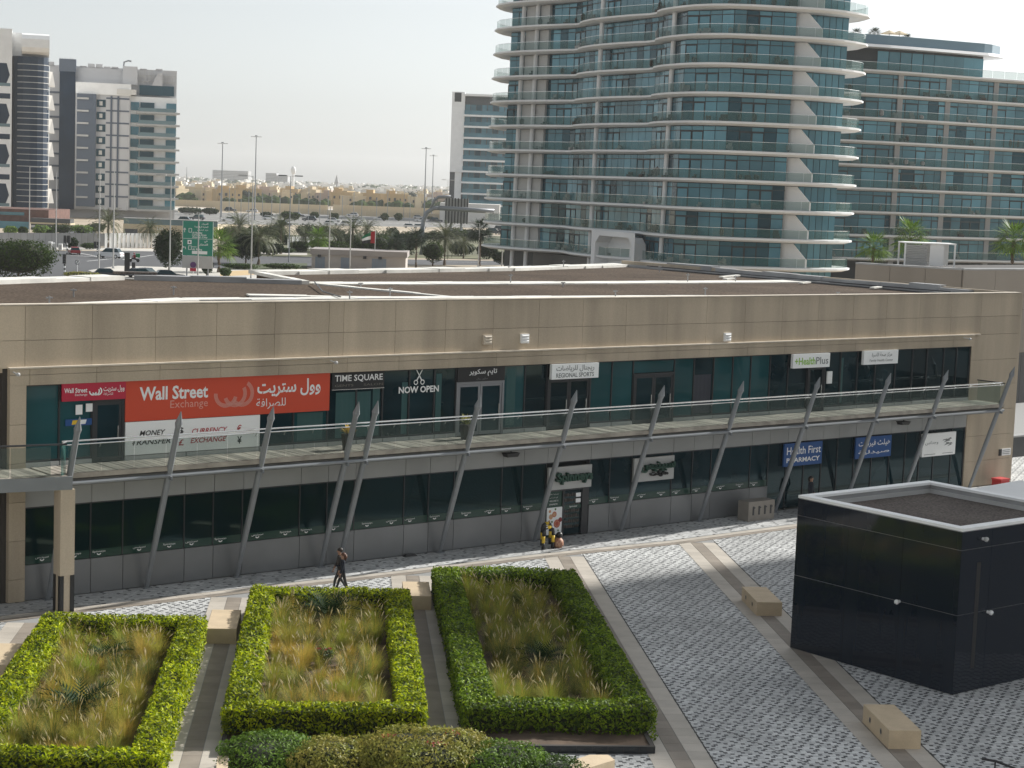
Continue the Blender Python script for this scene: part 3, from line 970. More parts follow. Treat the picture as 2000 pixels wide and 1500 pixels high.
# small fittings on the front
def fitting(name, label, cat, x, y, z, build, group=None):
    o = thing(name, label, cat, FA+FE*x+FN*(-y)+Vector((0, 0, z)), FROT, group)
    build(o)
    return o
def lamp_parts(o):
    q = MB(); q.tube([(0, .2, -.05), (0, -.35, -.12)], .025, 6); q.build('bracket', M['grey_light'], o)
    q = MB(); q.ball((0, -.42, -.12), .085, .085, .07); q.build('lamp_head', M['grey_light'], o)
for x, lb in ((-.6, 'small white ledge spotlight over the left corner of the front'), (12.72, 'small white ledge spotlight above the TIME SQUARE sign'), (53.3, 'small white ledge spotlight near the right end of the front')):
    fitting('ledge_spotlight', lb, 'spotlight', x, -.13, 8.42, lamp_parts, 'ledge spotlights')
def vent_parts(m):
    def f(o):
        q = MB(); q.box(-.22, .22, -.10, .06, -.2, .2); q.build('vent_frame', m, o)
        for k in range(3):
            b = MB(); b.obox((0, -.115, -.12+k*.12), (.18, 0, 0), (0, .02, .015), (0, -.01, .03)); b.build('slat', m, o)
    return f
fitting('wall_vent', 'beige box vent high on the beige wall', 'vent', 20.75, .03, 8.98, vent_parts(M['beige_light']))
fitting('wall_vent', 'white slatted vent next to the beige box vent', 'vent', 22.8, .03, 8.98, vent_parts(M['letter_white']))
fitting('wall_vent', 'white tall slatted vent resting on the ledge farther right', 'vent', 35.3, .03, 8.76, vent_parts(M['letter_white']))

# ------------------------------------------------------------------ elevated walkway along the upper shops
wk = thing('elevated_walkway', 'timber decked upper walkway with glass rail and slanted grey columns', 'walkway', FA, FROT)
DW = 1.86
sf = MB()
sf.prism([(.1, -DW+.02), (54.9, -DW+.02), (54.9, .0), (.1, .0)], 4.66, 4.80)
sf.build('deck_base', M['joint'], wk)
sf = MB()
n = len(sf.v)
for a, b in ((.1, 54.9),):
    sf.poly([(a, -DW+.14, 4.40), (b, -DW+.14, 4.40), (b, -.02, 4.26), (a, -.02, 4.26)])
    sf.poly([(a, -DW+.14, 4.66), (b, -DW+.14, 4.66), (b, -DW+.14, 4.40), (a, -DW+.14, 4.40)])
sf.build('soffit', M['soffit'], wk)
bm = MB()
bm.tube([(.1, -DW+.02, 4.52), (54.9, -DW+.02, 4.52)], .075, 8)
bm.build('edge_beam', M['steel'], wk)
bm = MB(); bm.box(.1, 54.9, -DW-.02, -DW+.03, 4.70, 4.865)
bm.build('edge_board', M['plank'], wk)
pm = MB(); pm.box(-.5, .5, -.5, .5, -.035, .035)
pl0 = pm.build('plank', M['plank'], wk)
npl = 214
for k in range(npl):
    o = pl0 if k == 0 else pl0.copy()
    if k:
        COL.objects.link(o)
    gp = .055 if k % 3 == 0 else .022
    x0, x1 = .12+k*54.76/npl, .12+(k+1)*54.76/npl-gp
    o.location = ((x0+x1)/2, (-DW+.0-.02)/2, 4.84+rnd(-.006, .006))
    o.scale = (x1-x0, DW-.04, 1)
COLS = [.77, 4.72, 8.6, 12.46, 13.36, 18.45, 23.65, 28.8, 33.85, 39.1, 44.35, 48.9, 54.55]
cm = MB()
b0, b1 = Vector((0, -.18, 0)), Vector((0, -2.42, 6.40))
dv = (b1-b0).normalized()
cm.tube([b0, b0+dv*2.4, b0+dv*4.6, b1], [.085, .122, .122, .105], 10)
nv = Vector((0, dv.z, -dv.y))
for k in range(1):
    t0, t1, t2, t3 = b1-dv*.05, b1+dv*.14, b1+dv*.2, b1+dv*.62
    cm.tube([t0, t1, t2, t3], [.105, .145, .125, .012], 10)
cm.box(-.16, .16, -.34, -.02, 0, .03)
c0 = cm.build('slanted_column', M['steel'], wk)
cb = MB(); cb.obox((0, -1.70, 4.46), (.03, 0, 0), (0, .34, .03), (0, 0, .07))
br0 = cb.build('bracket', M['steel'], wk)
for k, x in enumerate(COLS):
    for proto in (c0, br0):
        o = proto if k == 0 else proto.copy()
        if k:
            COL.objects.link(o)
        o.location = (x, 0, 0)
hr = MB()
hr.tube([(.5, -DW+.06, 6.02), (54.7, -DW+.06, 6.02)], .032, 8)
hr.build('handrail', M['steel_bright'], wk)
hr = MB(); hr.tube([(.5, -DW-.02, 5.90), (54.7, -DW-.02, 5.90)], .022, 8)
hr.build('glass_cap_rail', M['steel_bright'], wk)
gm = MB(); gm.box(-.5, .5, -.008, .008, 0, 1.0)
g0 = gm.build('glass_panel', M['rail_glass'], wk)
pm = MB(); pm.tube([(0, .02, .97), (.0, .16, .80)], .014, 6)
p0 = pm.build('rail_arm', M['steel_bright'], wk)
x, k = .7, 0
while x < 54.3:
    L = min(1.28, 54.6-x)
    for proto, loc, sc in ((g0, (x+L/2, -DW-.02, 4.90), (L-.02, 1, 1)), (p0, (x+L, -DW-.02, 4.95), (1, 1, 1))):
        o = proto if k == 0 else proto.copy()
        if k:
            COL.objects.link(o)
        o.location = loc; o.scale = sc
    x += 1.28; k += 1
q = MB(); q.box(54.85, 54.87, -DW, -.1, 4.9, 5.95); q.build('end_glass', M['rail_glass'], wk)
q = MB(); q.tube([(54.86, -DW, 5.98), (54.86, -.05, 5.98)], .03, 8); q.build('end_rail', M['frame_dark'], wk)
# dark flood lights under the walkway
def flood(o):
    q = MB(); q.tube([(0, 0, .16), (0, -.02, .08)], .04, 8); q.build('mount', M['frame_dark'], o)
    q = MB(); q.prism([(-.28, -.16), (.28, -.16), (.28, .16), (-.28, .16)], -.08, .09, top_inset=[(-.36, -.2), (.36, -.2), (.36, .2), (-.36, .2)]); q.build('housing', M['black'], o)
fitting('under_deck_light', 'dark flood light under the walkway above the plinth panels', 'light', 22.0, -.35, 3.98, flood, 'lights under the walkway')
fitting('under_deck_light', 'dark flood light under the walkway above the blue Arabic sign', 'light', 48.4, -.35, 3.98, flood, 'lights under the walkway')

# left footbridge with its square pillar
fb = thing('footbridge', 'short steel footbridge joining the walkway at the left edge', 'bridge', FA, FROT)
q = MB(); q.prism([(-11, -.35), (.58, -2.40), (.58, -1.9), (.08, -.1), (-.9, .6), (-11, .6)], 4.55, 4.74); q.build('deck_base', M['soffit'], fb)
for k in range(44):
    q = MB()
    x = .5-k*.26
    ye = -2.36+(.58-x)*.177
    yb = -DW if x > .1 else .0 if x > -.75 else .7
    if ye+.1 < yb:
        q.box(x-.245, x, ye+.02, yb-.02, 4.75, 4.875)
        q.build('plank', M['plank'], fb)
q = MB()
a, b = Vector((-11, -.37, 0)), Vector((.62, -2.43, 0))
d = (b-a).normalized(); nn = Vector((d.y, -d.x, 0))
q.prism([tuple((a)[:2]), tuple((b)[:2]), tuple((b-nn*.12)[:2]), tuple((a-nn*.12)[:2])], 4.40, 4.86)
q.build('edge_beam', M['steel'], fb)
q = MB(); q.tube([(-11, -.30, 6.0), (.45, -2.30, 6.0)], .035, 8); q.build('handrail', M['frame_dark'], fb)
q = MB(); q.tube([(.3, -2.25, 6.02), (.62, -1.86, 6.02)], .03, 8); q.build('corner_rail', M['steel_bright'], fb)
q = MB(); q.prism([(.25, -2.27), (.60, -1.85), (.62, -1.87), (.27, -2.29)], 4.9, 5.95); q.build('corner_glass', M['green_glass'], fb)
for k in range(8):
    x0 = -.1-k*1.4; x1 = x0-1.36
    y0, y1 = -2.30+(.45-x0)*.1747, -2.30+(.45-x1)*.1747
    q = MB(); q.prism([(x0, y0), (x1, y1), (x1, y1+.016), (x0, y0+.016)], 4.9, 5.92)
    q.build('glass_panel', M['rail_glass'], fb)
pl = thing('square_pillar', 'square beige pillar carrying the footbridge behind the left hedge', 'pillar', fz(.48, 2.1), FROT)
q = MB(); q.box(-.27, .27, -.27, .27, 1.35, 4.40); q.box(-.24, .24, -.24, .24, 0, 1.35); q.build('shaft', M['beige'], pl)
q = MB()
for sx in (-1, 1):
    for sy in (-1, 1):
        q.box(sx*.20-.075, sx*.20+.075, sy*.20-.075, sy*.20+.075, .02, 1.33)
q.build('corner_guard', M['black'], pl)

# ------------------------------------------------------------------ planters with plants on the walkway
def pot_plant(s, off, z, label, tan):
    o = thing('pot_plant', label, 'potted plant', fz(s, off, z), rnd(0, 3))
    q = MB(); q.prism([(.17*math.cos(k*math.pi/4), .17*math.sin(k*math.pi/4)) for k in range(8)], 0, .62, top_inset=[(.25*math.cos(k*math.pi/4), .25*math.sin(k*math.pi/4)) for k in range(8)])
    q.build('pot', M['cloth_brown'], o)
    q = MB()
    for k in range(70):
        a, e, L = rnd(0, 6.28), rnd(.3, 1.4), rnd(.3, .62)
        p = Vector((0, 0, .62)); d = Vector((math.cos(a)*math.cos(e), math.sin(a)*math.cos(e), math.sin(e)))
        sd_ = Vector((-math.sin(a), math.cos(a), 0))*.03
        m1 = p+d*L*.6; t1 = p+d*L+Vector((0, 0, -.18*L))
        q.poly([p-sd_*.4, p+sd_*.4, m1+sd_, m1-sd_]); q.poly([m1-sd_, m1+sd_, t1])
    q.build('leaves', M['grass_tan'] if tan else M['shrub_leaf'], o)
pot_plant(12.95, 1.15, 4.88, 'dark pot with a spiky tan plant behind the paired slanted columns', True)
pot_plant(19.15, .75, 4.88, 'dark pot with a leafy green plant beside the grey double door', False)
# ================================================================== black glass kiosk
K0 = spot(1543, 1265)
KX, KY, KH = 7.03, 6.9, 5.36
ki = thing('black_kiosk', 'square kiosk clad in black glass with a white rimmed gravel roof', 'kiosk', K0, FROT)
q = MB(); q.box(.04, KX-.04, -KY+.04, -.04, 0, 4.9); q.build('body', M['coping_grey'], ki)
rows = [(.02, 2.56), (2.58, 4.65), (4.67, 5.24)]
for i in range(3):
    for z0, z1 in rows:
        a, b = KY*i/3, KY*(i+1)/3
        q = MB(); q.box(0, .04, -b+.007, -a-.007, z0, z1); q.build('glass_panel', M['black_glass'], ki)
        q = MB(); q.box(KX-.04, KX, -b+.007, -a-.007, z0, z1); q.build('glass_panel', M['black_glass'], ki)
        a, b = (0, 1.55, 4.3, KX)[i], (0, 1.55, 4.3, KX)[i+1]
        q = MB(); q.box(a+.007, b-.007, -KY, -KY+.04, z0, z1); q.build('glass_panel', M['black_glass'], ki)
        q = MB(); q.box(a+.007, b-.007, -.04, 0, z0, z1); q.build('glass_panel', M['black_glass'], ki)
q = MB()
for x0, x1, y0, y1 in ((.02, KX-.02, -.30, -.02), (.02, KX-.02, -KY+.02, -KY+.30), (.02, .30, -KY+.30, -.30), (KX-.30, KX-.02, -KY+.30, -.30)):
    q.box(x0, x1, y0, y1, 4.9, 5.27)
q.build('parapet', M['coping_grey'], ki)
W = .36
def cop(poly):
    q = MB(); q.prism(poly, 5.27, KH); q.build('coping', M['coping_white'], ki)
for a, b in ((0, 2.3), (2.305, 4.6), (4.605, KX)):
    cop([(a, -W if a else -W), (b, -W), (b, 0), (a, 0)]); cop([(a, -KY), (b, -KY), (b, -KY+W), (a, -KY+W)])
for a, b in ((W, 3.4), (3.405, KY-W)):
    cop([(0, -b), (W, -b), (W, -a-.004), (0, -a-.004)]); cop([(KX-W, -b), (KX, -b), (KX, -a-.004), (KX-W, -a-.004)])
q = MB(); q.box(.30, KX-.30, -KY+.30, -.30, 4.9, 4.98); q.build('gravel_bed', M['gravel_dark'], ki)
q = MB()
for x0, x1, y0, y1 in ((.31, KX-.31, -.40, -.31), (.31, .40, -KY+.4, -.40), (KX-.4, KX-.31, -KY+.4, -.40)):
    q.box(x0, x1, y0, y1, 4.98, 5.12)
q.build('inner_kerb', M['grey_light'], ki)
q = MB(); q.box(.85, 1.05, -KY-.004, -KY, .75, 4.2); q.build('door_seam', M['black'], ki)
def ball_lamp(label, p, d, group=None, cam_=False):
    o = thing('wall_camera' if cam_ else 'wall_light', label, 'camera' if cam_ else 'light', p, FROT, group)
    q = MB(); q.tube([(0, 0, 0), Vector(d)*.10], .05, 8); q.build('mount', M['letter_white'], o)
    q = MB(); q.ball(Vector(d)*.15, .085); q.build('head', M['letter_white'] if not cam_ else M['grey_light'], o, True)
    q = MB(); q.ball(Vector(d)*.19+Vector((.02, 0, -.03)), .05); q.build('lens', M['black'], o, True)
def kw(x, y, z):
    return K0+FE*x-FN*y+Vector((0, 0, z))
ball_lamp('round white light on the left face of the black kiosk', kw(0, -4.6, 2.57), (-1, 0, 0), 'lights on the black kiosk')
ball_lamp('round white light on the right face of the black kiosk', kw(1.55, -KY, 2.52), (0, -1, 0), 'lights on the black kiosk')
ball_lamp('grey camera high on the right face of the black kiosk', kw(1.05, -KY, 4.95), (0, -1, 0), None, True)
# low white roof behind the kiosk, red box, rail
wc = thing('white_canopy', 'flat white canopy roof just behind the black kiosk', 'canopy', spot(1950, 990, 3.0))
o0 = spot(1950, 990, 3.0)
q = MB(); q.prism([tuple((spot(*a, 3.0)-o0)[:2]) for a in ((1960, 1010), (2120, 1040), (2090, 955), (1992, 938), (1890, 956))], -.12, .0); q.build('roof_sheet', M['white'], wc)
q = MB()
for a in ((1960, 1006), (2085, 960), (1990, 942), (1900, 957)):
    c = spot(*a, 3.0)-o0; q.tube([(c.x, c.y, -2.99), (c.x, c.y, -.12)], .05, 6)
q.build('post', M['steel'], wc)
rb = thing('red_box', 'bright red box on the ground at the right corner of the shopping building', 'box', spot(1954, 951), FROT)
q = MB(); q.box(-.4, .36, -.3, .3, 0, .42); q.build('box', mat('red_box_paint', (.5, .03, .03), .5), rb)
q = MB(); q.box(-.43, .39, -.33, .33, .42, .50); q.build('lid', mat('red_lid_paint', (.6, .06, .06), .4), rb)
pw = thing('planter_wall', 'dark low planter wall beyond the right corner of the shopping building', 'wall', spot(2010, 890), FROT)
q = MB(); q.box(-3.5, 14, 0, .5, 0, 1.25); q.build('wall_block', M['frame_dark'], pw)
q = MB(); q.box(-3.55, 14.05, -.05, .55, 1.25, 1.35); q.build('coping', M['coping_grey'], pw)
hr = thing('handrail', 'black tubular handrail at the bottom right corner', 'handrail', spot(1943, 1500))
c = spot(1943, 1500)
q = MB(); q.tube([spot(1918, 1482, .95)-c, spot(1946, 1487, .95)-c, spot(2005, 1510, .80)-c], .035, 8); q.build('rail', M['black'], hr)
q = MB()
p = spot(1944, 1487, .95)-c; q.tube([(p.x, p.y, 0), (p.x, p.y, .93)], .022, 6); q.build('post', M['black'], hr)

# ------------------------------------------------------------------ stone benches
def bench(name, label, u0, u1, v0, v1, h, holes):
    o = thing(name, label, 'bench', pz((u0+u1)/2, (v0+v1)/2), PA, 'stone block benches')
    a, b = (u1-u0)/2, (v1-v0)/2
    q = MB(); q.prism([(-a, -b), (a, -b), (a, b), (-a, b)], .0, h-.012); 
    q.build('block', M['beige_stone'], o)
    q = MB(); q.prism([(-a-.006, -b-.006), (a+.006, -b-.006), (a+.006, b+.006), (-a-.006, b+.006)], h-.011, h, top_inset=[(-a+.006, -b+.006), (a-.006, -b+.006), (a-.006, b-.006), (-a+.006, b-.006)])
    q.build('top_slab', M['beige_stone'], o)
    for y in holes:
        q = MB()
        arc = [(-a-.012, y+.07*math.cos(t*math.pi/6), h*.52+.07*math.sin(t*math.pi/6)) for t in range(12)]
        q.poly(arc[::-1]); q.build('recessed_light', M['black'], o)
        q = MB()
        for t in range(12):
            t1, t2 = t*math.pi/6, (t+1)*math.pi/6
            q.poly([(-a-.016, y+r*math.cos(w_), h*.52+r*math.sin(w_)) for r, w_ in ((.07, t1), (.09, t1), (.09, t2), (.07, t2))])
        q.build('light_ring', M['steel_bright'], o)
bench('stone_bench', 'beige stone block bench lower right of the black kiosk', 15.78, 16.72, 49.1, 51.7, .55, (.55, -.55))
bench('stone_bench', 'beige stone block bench left of the black kiosk', 15.6, 16.55, 65.1, 67.7, .52, (.55, -.55))
bench('stone_bench', 'sunlit beige stone bench between the middle and right hedge beds', 2.50, 3.50, 65.2, 67.6, .52, ())
bench('stone_bench', 'sunlit beige stone bench between the left and middle hedge beds', -4.25, -3.25, 59.9, 62.6, .52, ())
bench('stone_bench', 'beige stone bench at the left edge beside the left hedge bed', -10.9, -9.85, 55.0, 57.6, .52, ())
o = thing('stone_planter', 'grey stone box with slotted front standing against the shop front', 'planter box', spot(1476, 1014), FROT)
q = MB(); q.box(-.9, .9, -.35, .35, 0, .95); q.build('box', M['stone_box'], o)
for k in range(4):
    q = MB(); q.box(-.62+k*.4, -.52+k*.4, -.37, -.35, .3, .72); q.box(-.62+k*.4, -.46+k*.4, -.375, -.35, .62, .68); q.build('slot', M['frame_dark'], o)
# hoop barrier
def hoop(label, p, rz):
    o = thing('hoop_barrier', label, 'barrier', p, rz, 'hoop barriers by the supermarket door')
    w2, h = .27, .95
    pts = [(-w2, 0, 0), (-w2, 0, .28)], [(-w2, 0, .28), (-w2, 0, .58)], [(-w2, 0, .58), (-w2, 0, .74), (-w2*.8, 0, h-.06), (-w2*.35, 0, h)], [(-w2*.35, 0, h), (w2*.35, 0, h)], [(w2*.35, 0, h), (w2*.8, 0, h-.06), (w2, 0, .74), (w2, 0, .58)], [(w2, 0, .58), (w2, 0, .28)], [(w2, 0, .28), (w2, 0, 0)]
    for k, t in enumerate(pts):
        q = MB(); q.tube(t, .075, 8); q.build('stripe', M['black'] if k % 2 == 0 else M['yellow'], o, True)
hoop('black and yellow striped hoop barrier nearest the food poster', spot(1070, 1072), FROT)
hoop('black and yellow striped hoop barrier just behind the front hoop', spot(1066, 1064), FROT+.15)
o = thing('decorative_pot', 'small patterned red-brown pot with a dark top beside the striped barrier', 'pot', spot(1090, 1069))
q = MB(); q.tube([(0, 0, 0), (0, 0, .12), (0, 0, .3), (0, 0, .42)], [.16, .24, .22, .13], 10); q.build('pot', M['terracotta'], o, True)
q = MB(); q.ball((.03, 0, .55), .15, .15, .14); q.build('top', M['black'], o, True)
o = thing('floor_vent', 'dark low vent on the paving at the foot of the plinth', 'vent', fz(16.9, .2), FROT)
q = MB(); q.prism([(-.32, -.12), (.32, -.12), (.32, .12), (-.32, .12)], 0, .10, top_inset=[(-.2, -.06), (.2, -.06), (.2, .06), (-.2, .06)]); q.build('vent_body', M['black'], o)

# ------------------------------------------------------------------ people
def person(label, p, rz, h, stride, top, trousers, skin, hair, arm=.12, hold=False):
    o = thing('person', label, 'person', p, rz)
    k = h/1.75
    J = dict(pel=(0, 0, .95), wst=(0, 0, 1.10), chs=(0, .02, 1.32), nck=(0, .01, 1.50), hd0=(0, .02, 1.58), hd1=(0, .03, 1.68), hd2=(0, .02, 1.74),
             hl=(-.10, 0, .90), kl=(-.11, stride*.45+.03, .49), al=(-.11, stride*.8-.04, .09), tl=(-.12, stride*.8+.13, .035),
             hr=(.10, 0, .90), kr=(.11, -stride*.35+.05, .49), ar=(.11, -stride*.9, .12), tr=(.12, -stride*.9+.14, .04),
             sl=(-.19, 0, 1.43), el=(-.25, -stride*.25, 1.14), wl=(-.24, -stride*.2+.10, .90), fl=(-.235, -stride*.2+.13, .81),
             sr=(.19, 0, 1.43), er=(.25, stride*.25, 1.14), wr=(.24, stride*.3+.10, .90), fr=(.235, stride*.3+.13, .81))
    if hold:
        J['er'] = (.27, .08, 1.16); J['wr'] = (.18, .28, 1.18); J['fr'] = (.12, .33, 1.20)
    rad = dict(pel=.155, wst=.145, chs=.165, nck=.062, hd0=.072, hd1=.092, hd2=.06, hl=.095, kl=.062, al=.045, tl=.04, hr=.095, kr=.062, ar=.045, tr=.04, sl=.07, el=.05, wl=.035, fl=.035, sr=.07, er=.05, wr=.035, fr=.035)
    E_ = [('pel', 'wst'), ('wst', 'chs'), ('chs', 'nck'), ('nck', 'hd0'), ('hd0', 'hd1'), ('hd1', 'hd2'), ('pel', 'hl'), ('hl', 'kl'), ('kl', 'al'), ('al', 'tl'), ('pel', 'hr'), ('hr', 'kr'), ('kr', 'ar'), ('ar', 'tr'), ('chs', 'sl'), ('sl', 'el'), ('el', 'wl'), ('wl', 'fl'), ('chs', 'sr'), ('sr', 'er'), ('er', 'wr'), ('wr', 'fr')]
    nm = list(J)
    me = bpy.data.meshes.new('figure')
    me.from_pydata([tuple(c*k for c in J[n]) for n in nm], [(nm.index(a), nm.index(b)) for a, b in E_], [])
    t = bpy.data.objects.new('figure', me)
    COL.objects.link(t)
    sk = t.modifiers.new('s', 'SKIN')
    lay = me.skin_vertices[0].data
    for i, n in enumerate(nm):
        lay[i].radius = (rad[n]*k, rad[n]*k*(.72 if n in ('pel', 'wst', 'chs') else 1))
        lay[i].use_root = n == 'pel'
    ss = t.modifiers.new('u', 'SUBSURF'); ss.levels = 2; ss.render_levels = 2
    dg = bpy.context.evaluated_depsgraph_get()
    em = bpy.data.meshes.new_from_object(t.evaluated_get(dg))
    bpy.data.objects.remove(t)
    for m in (top, trousers, skin, M['black']):
        em.materials.append(m)
    for f in em.polygons:
        c = f.center/k
        f.use_smooth = True
        hand = abs(c.x) > .2 and c.z < .92 and c.z > .7
        f.material_index = 2 if (c.z > 1.50 or hand) else 0 if c.z > .93 or (abs(c.x) > .19 and c.z > .7) else 3 if c.z < .09 else 1
    b = link('body', em, o)
    q = MB()
    q.ball((0, -.012*k, 1.705*k), .108*k, .118*k, .10*k, 12)
    if hair[1]:
        q.tube([(0, -.07*k, 1.70*k), (0, -.10*k, 1.56*k), (0, -.10*k, 1.42*k)], [.09*k, .085*k, .04*k], 8)
    q.build('hair', hair[0], o, True)
    q = MB()
    q.ball((0, .118*k, 1.645*k), .014*k, .02*k, .022*k, 6)
    for sx in (-1, 1):
        q.ball((sx*.035*k, .10*k, 1.675*k), .012*k, .008*k, .008*k, 6)
        q.ball((sx*.098*k, .02*k, 1.65*k), .012*k, .02*k, .03*k, 6)
    q.build('face', skin, o, True)
    for side, wj in ((-1, 'fl'), (1, 'fr')):
        c = Vector(J[wj])*k
        q = MB()
        for f in range(4):
            dx = (-.03+.02*f)*k
            q.tube([c+Vector((0, dx, -.01)), c+Vector((side*.004, dx*1.1, -.05*k)), c+Vector((-side*.012, dx*1.1, (-.085+.006*abs(f-1.4))*k))], [.011*k, .010*k, .007*k], 5)
        q.tube([c+Vector((0, .03*k, .0)), c+Vector((0, .055*k, -.035*k))], [.012*k, .008*k], 5)
        q.build('fingers', skin, o, True)
    return o
M['hair_red'] = mat('reddish_hair', (.09, .032, .014), .6)
pa = spot(664, 1158)
person('taller person in a grey-brown jacket and black trousers walking past the hedge', pa+Vector((-.07, .30, 0)), 1.75, 1.63, .34, M['cloth_brown'], M['black'], M['skin'], (M['hair'], False))
person('person in a navy outfit with long reddish hair walking close beside the taller one', pa+Vector((.09, -.02, 0)), 1.85, 1.52, -.30, M['cloth_navy'], M['black'], M['skin'], (M['hair_red'], True), hold=True)
person('person in dark clothes standing at the pharmacy door behind the black kiosk', fz(41.0, .75), FROT+3.4, 1.72, .10, M['cloth_navy'], M['black'], M['skin'], (M['hair'], True))
# ================================================================== hedge beds
def leaf_cloud(mb, pts, size, mi=0, up=.35):
    for p, nrm in pts:
        d = Vector((rnd(-1, 1), rnd(-1, 1), rnd(-1, 1)))+nrm*.9+Vector((0, 0, up))
        d.normalize()
        a = d.cross(Vector((rnd(-1, 1), rnd(-1, 1), rnd(-1, 1))))
        if a.length < .01:
            continue
        a.normalize(); b = d.cross(a)
        L, W_ = size*rnd(.6, 1.25), size*rnd(.28, .5)
        n = len(mb.v)
        c = p
        mb.v += [tuple(c-a*L), tuple(c+b*W_+d*.2*W_), tuple(c+a*L), tuple(c-b*W_+d*.2*W_)]
        mb.face((n, n+1, n+2, n+3), mi)
def wob(x, y, s=1.0):
    return math.sin(x*1.7+y*.6)*.5+math.sin(y*2.3-x*.9+1.3)*.35+math.sin(x*4.1+y*3.7)*.2
def hedge(name, label, a, b, c, d, h, wid, m, dens=520, skip=0.0):
    o = thing(name, label, 'hedge', pz((a+b)/2, c+1.2), PA, 'hedges round the planting beds')
    base = Vector(((a+b)/2, c+1.2, 0))
    mb, core = MB(), MB()
    def L(u, v, z):
        return Vector((u-base.x, v-base.y, z))
    bars = [(a, b, c+1.2-.0, c+1.2+wid, 'f'), (a, b, d-wid, d, 'b'), (a, a+wid, c+1.2+wid, d-wid, 'l'), (b-wid, b, c+1.2+wid, d-wid, 'r')]
    for u0, u1, v0, v1, side in bars:
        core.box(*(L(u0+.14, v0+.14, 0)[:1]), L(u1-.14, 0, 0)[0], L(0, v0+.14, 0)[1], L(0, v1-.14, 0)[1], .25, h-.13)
        lu, lv = u1-u0, v1-v0
        pts = []
        for _ in range(int(lu*lv*dens)):
            u, v = rnd(u0-.05, u1+.05), rnd(v0-.05, v1+.05)
            ed = min(u-u0, u1-u, v-v0, v1-v)
            z = h+wob(u, v)*.06+wob(u*3.1, v*2.7)*.035-max(0, .14-ed)*.8+rnd(-.10, .06)
            pts.append((L(u, v, z), Vector((0, 0, 1))))
        for (p0, p1, nn) in (((u0, v0), (u1, v0), Vector((0, -1, 0))), ((u0, v1), (u1, v1), Vector((0, 1, 0))), ((u0, v0), (u0, v1), Vector((-1, 0, 0))), ((u1, v0), (u1, v1), Vector((1, 0, 0)))):
            ln = math.hypot(p1[0]-p0[0], p1[1]-p0[1])
            for _ in range(int(ln*h*dens*.8)):
                t = random.random()
                z = rnd(.06, 1)*h
                if z < .32*h and random.random() < .55+skip:
                    continue
                x, y = p0[0]+(p1[0]-p0[0])*t, p0[1]+(p1[1]-p0[1])*t
                off = rnd(-.10, .06)+wob(x+z*2, y)*.05-max(0, z-h+.2)*.4
                pts.append((L(x, y, z)+nn*off, nn))
        keep = [q_ for q_ in pts if wob(q_[0].x*4.3+q_[0].z*6, q_[0].y*4.1-q_[0].z*5) > -.78 or random.random() < .35]
        leaf_cloud(mb, [q_ for i_, q_ in enumerate(keep) if i_ % 8], .072, 0)
        leaf_cloud(mb, keep[::8], .072, 1)
    stems = MB()
    for u0, u1, v0, v1, side in bars:
        for _ in range(int((u1-u0)*(v1-v0)*9)):
            u, v = rnd(u0+.1, u1-.1), rnd(v0+.1, v1-.1)
            p = L(u, v, .12); stems.tube([p, p+Vector((rnd(-.1, .1), rnd(-.1, .1), .35))], .012, 3, cap=False)
    tag(stems.build('stems', M['trunk'], o), kind='stuff')
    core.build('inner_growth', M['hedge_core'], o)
    tag(mb.build('leaves', [m, M['hedge_dark']], o), kind='stuff')
    return o
def planter(k, label, front_kerb):
    a, b, c, d = PLANTERS[k]
    cu, cv = (a+b)/2, (c+d)/2
    o = thing('planting_bed', label, 'planting bed', pz(cu, cv), PA, 'planting beds edged in black tiles')
    def P2(u, v):
        return (u-cu, v-cv)
    sb = MB()
    n_u, n_v = 14, 36
    grid = [[(a+.1+(b-a-.2)*i/n_u-cu, c+.1+(d-c-.2)*j/n_v-cv, .16+.05*wob(a+i*.4, c+j*.4)) for i in range(n_u+1)] for j in range(n_v+1)]
    for j in range(n_v):
        for i in range(n_u):
            sb.poly([grid[j][i], grid[j][i+1], grid[j+1][i+1], grid[j+1][i]])
    sb.build('soil', M['soil'], o)
    kb = MB()
    for x0, x1, y0, y1 in ((a, b, c, c+.12), (a, b, d-.12, d), (a, a+.12, c+.12, d-.12), (b-.12, b, c+.12, d-.12)):
        kb.box(x0-cu, x1-cu, y0-cv, y1-cv, -.01, .20)
    kb.build('kerb', M['joint'], o)
    tl = MB(); tl.box(-.5, .5, -.006, .006, 0, 1)
    t0 = tl.build('tile', M['tile_black'], o)
    first = [1]
    def tile(x, y, ln, z0, h, rz, flat=False):
        q = t0 if first else t0.copy()
        if not first: COL.objects.link(q)
        else: first.pop()
        q.location = (x, y, z0); q.scale = (ln, 1, h)
        q.rotation_euler = (R(90) if flat else 0, 0, rz)
    n = int((b-a)/.42)
    for i in range(n):
        x = a+(b-a)*(i+.5)/n-cu
        tile(x, c-cv-.006, (b-a)/n-.012, .0, .20, 0)
    n = int((d-c)/.6)
    for i in range(n):
        y = c+(d-c)*(i+.5)/n-cv
        tile(b-cu+.006, y, (d-c)/n-.012, .0, .20, R(90))
        tile(a-cu-.006, y, (d-c)/n-.012, .0, .20, R(90))
    return o
LBL = ['left planting bed of fountain grass with a black kerb', 'middle planting bed of fountain grass with a black kerb', 'right planting bed of fountain grass with a black tiled kerb showing at its front']
HL = ['clipped bright green box hedge round the left planting bed', 'clipped bright green box hedge round the middle planting bed', 'clipped box hedge in shaded green round the right planting bed']
for k in range(3):
    planter(k, LBL[k], k == 2)
    a, b, c, d = PLANTERS[k]
    hedge('box_hedge', HL[k], a, b+.20, c, d, .96, (.80, .80, .95)[k], M['hedge'] if k < 2 else M['hedge_shaded'], 470)

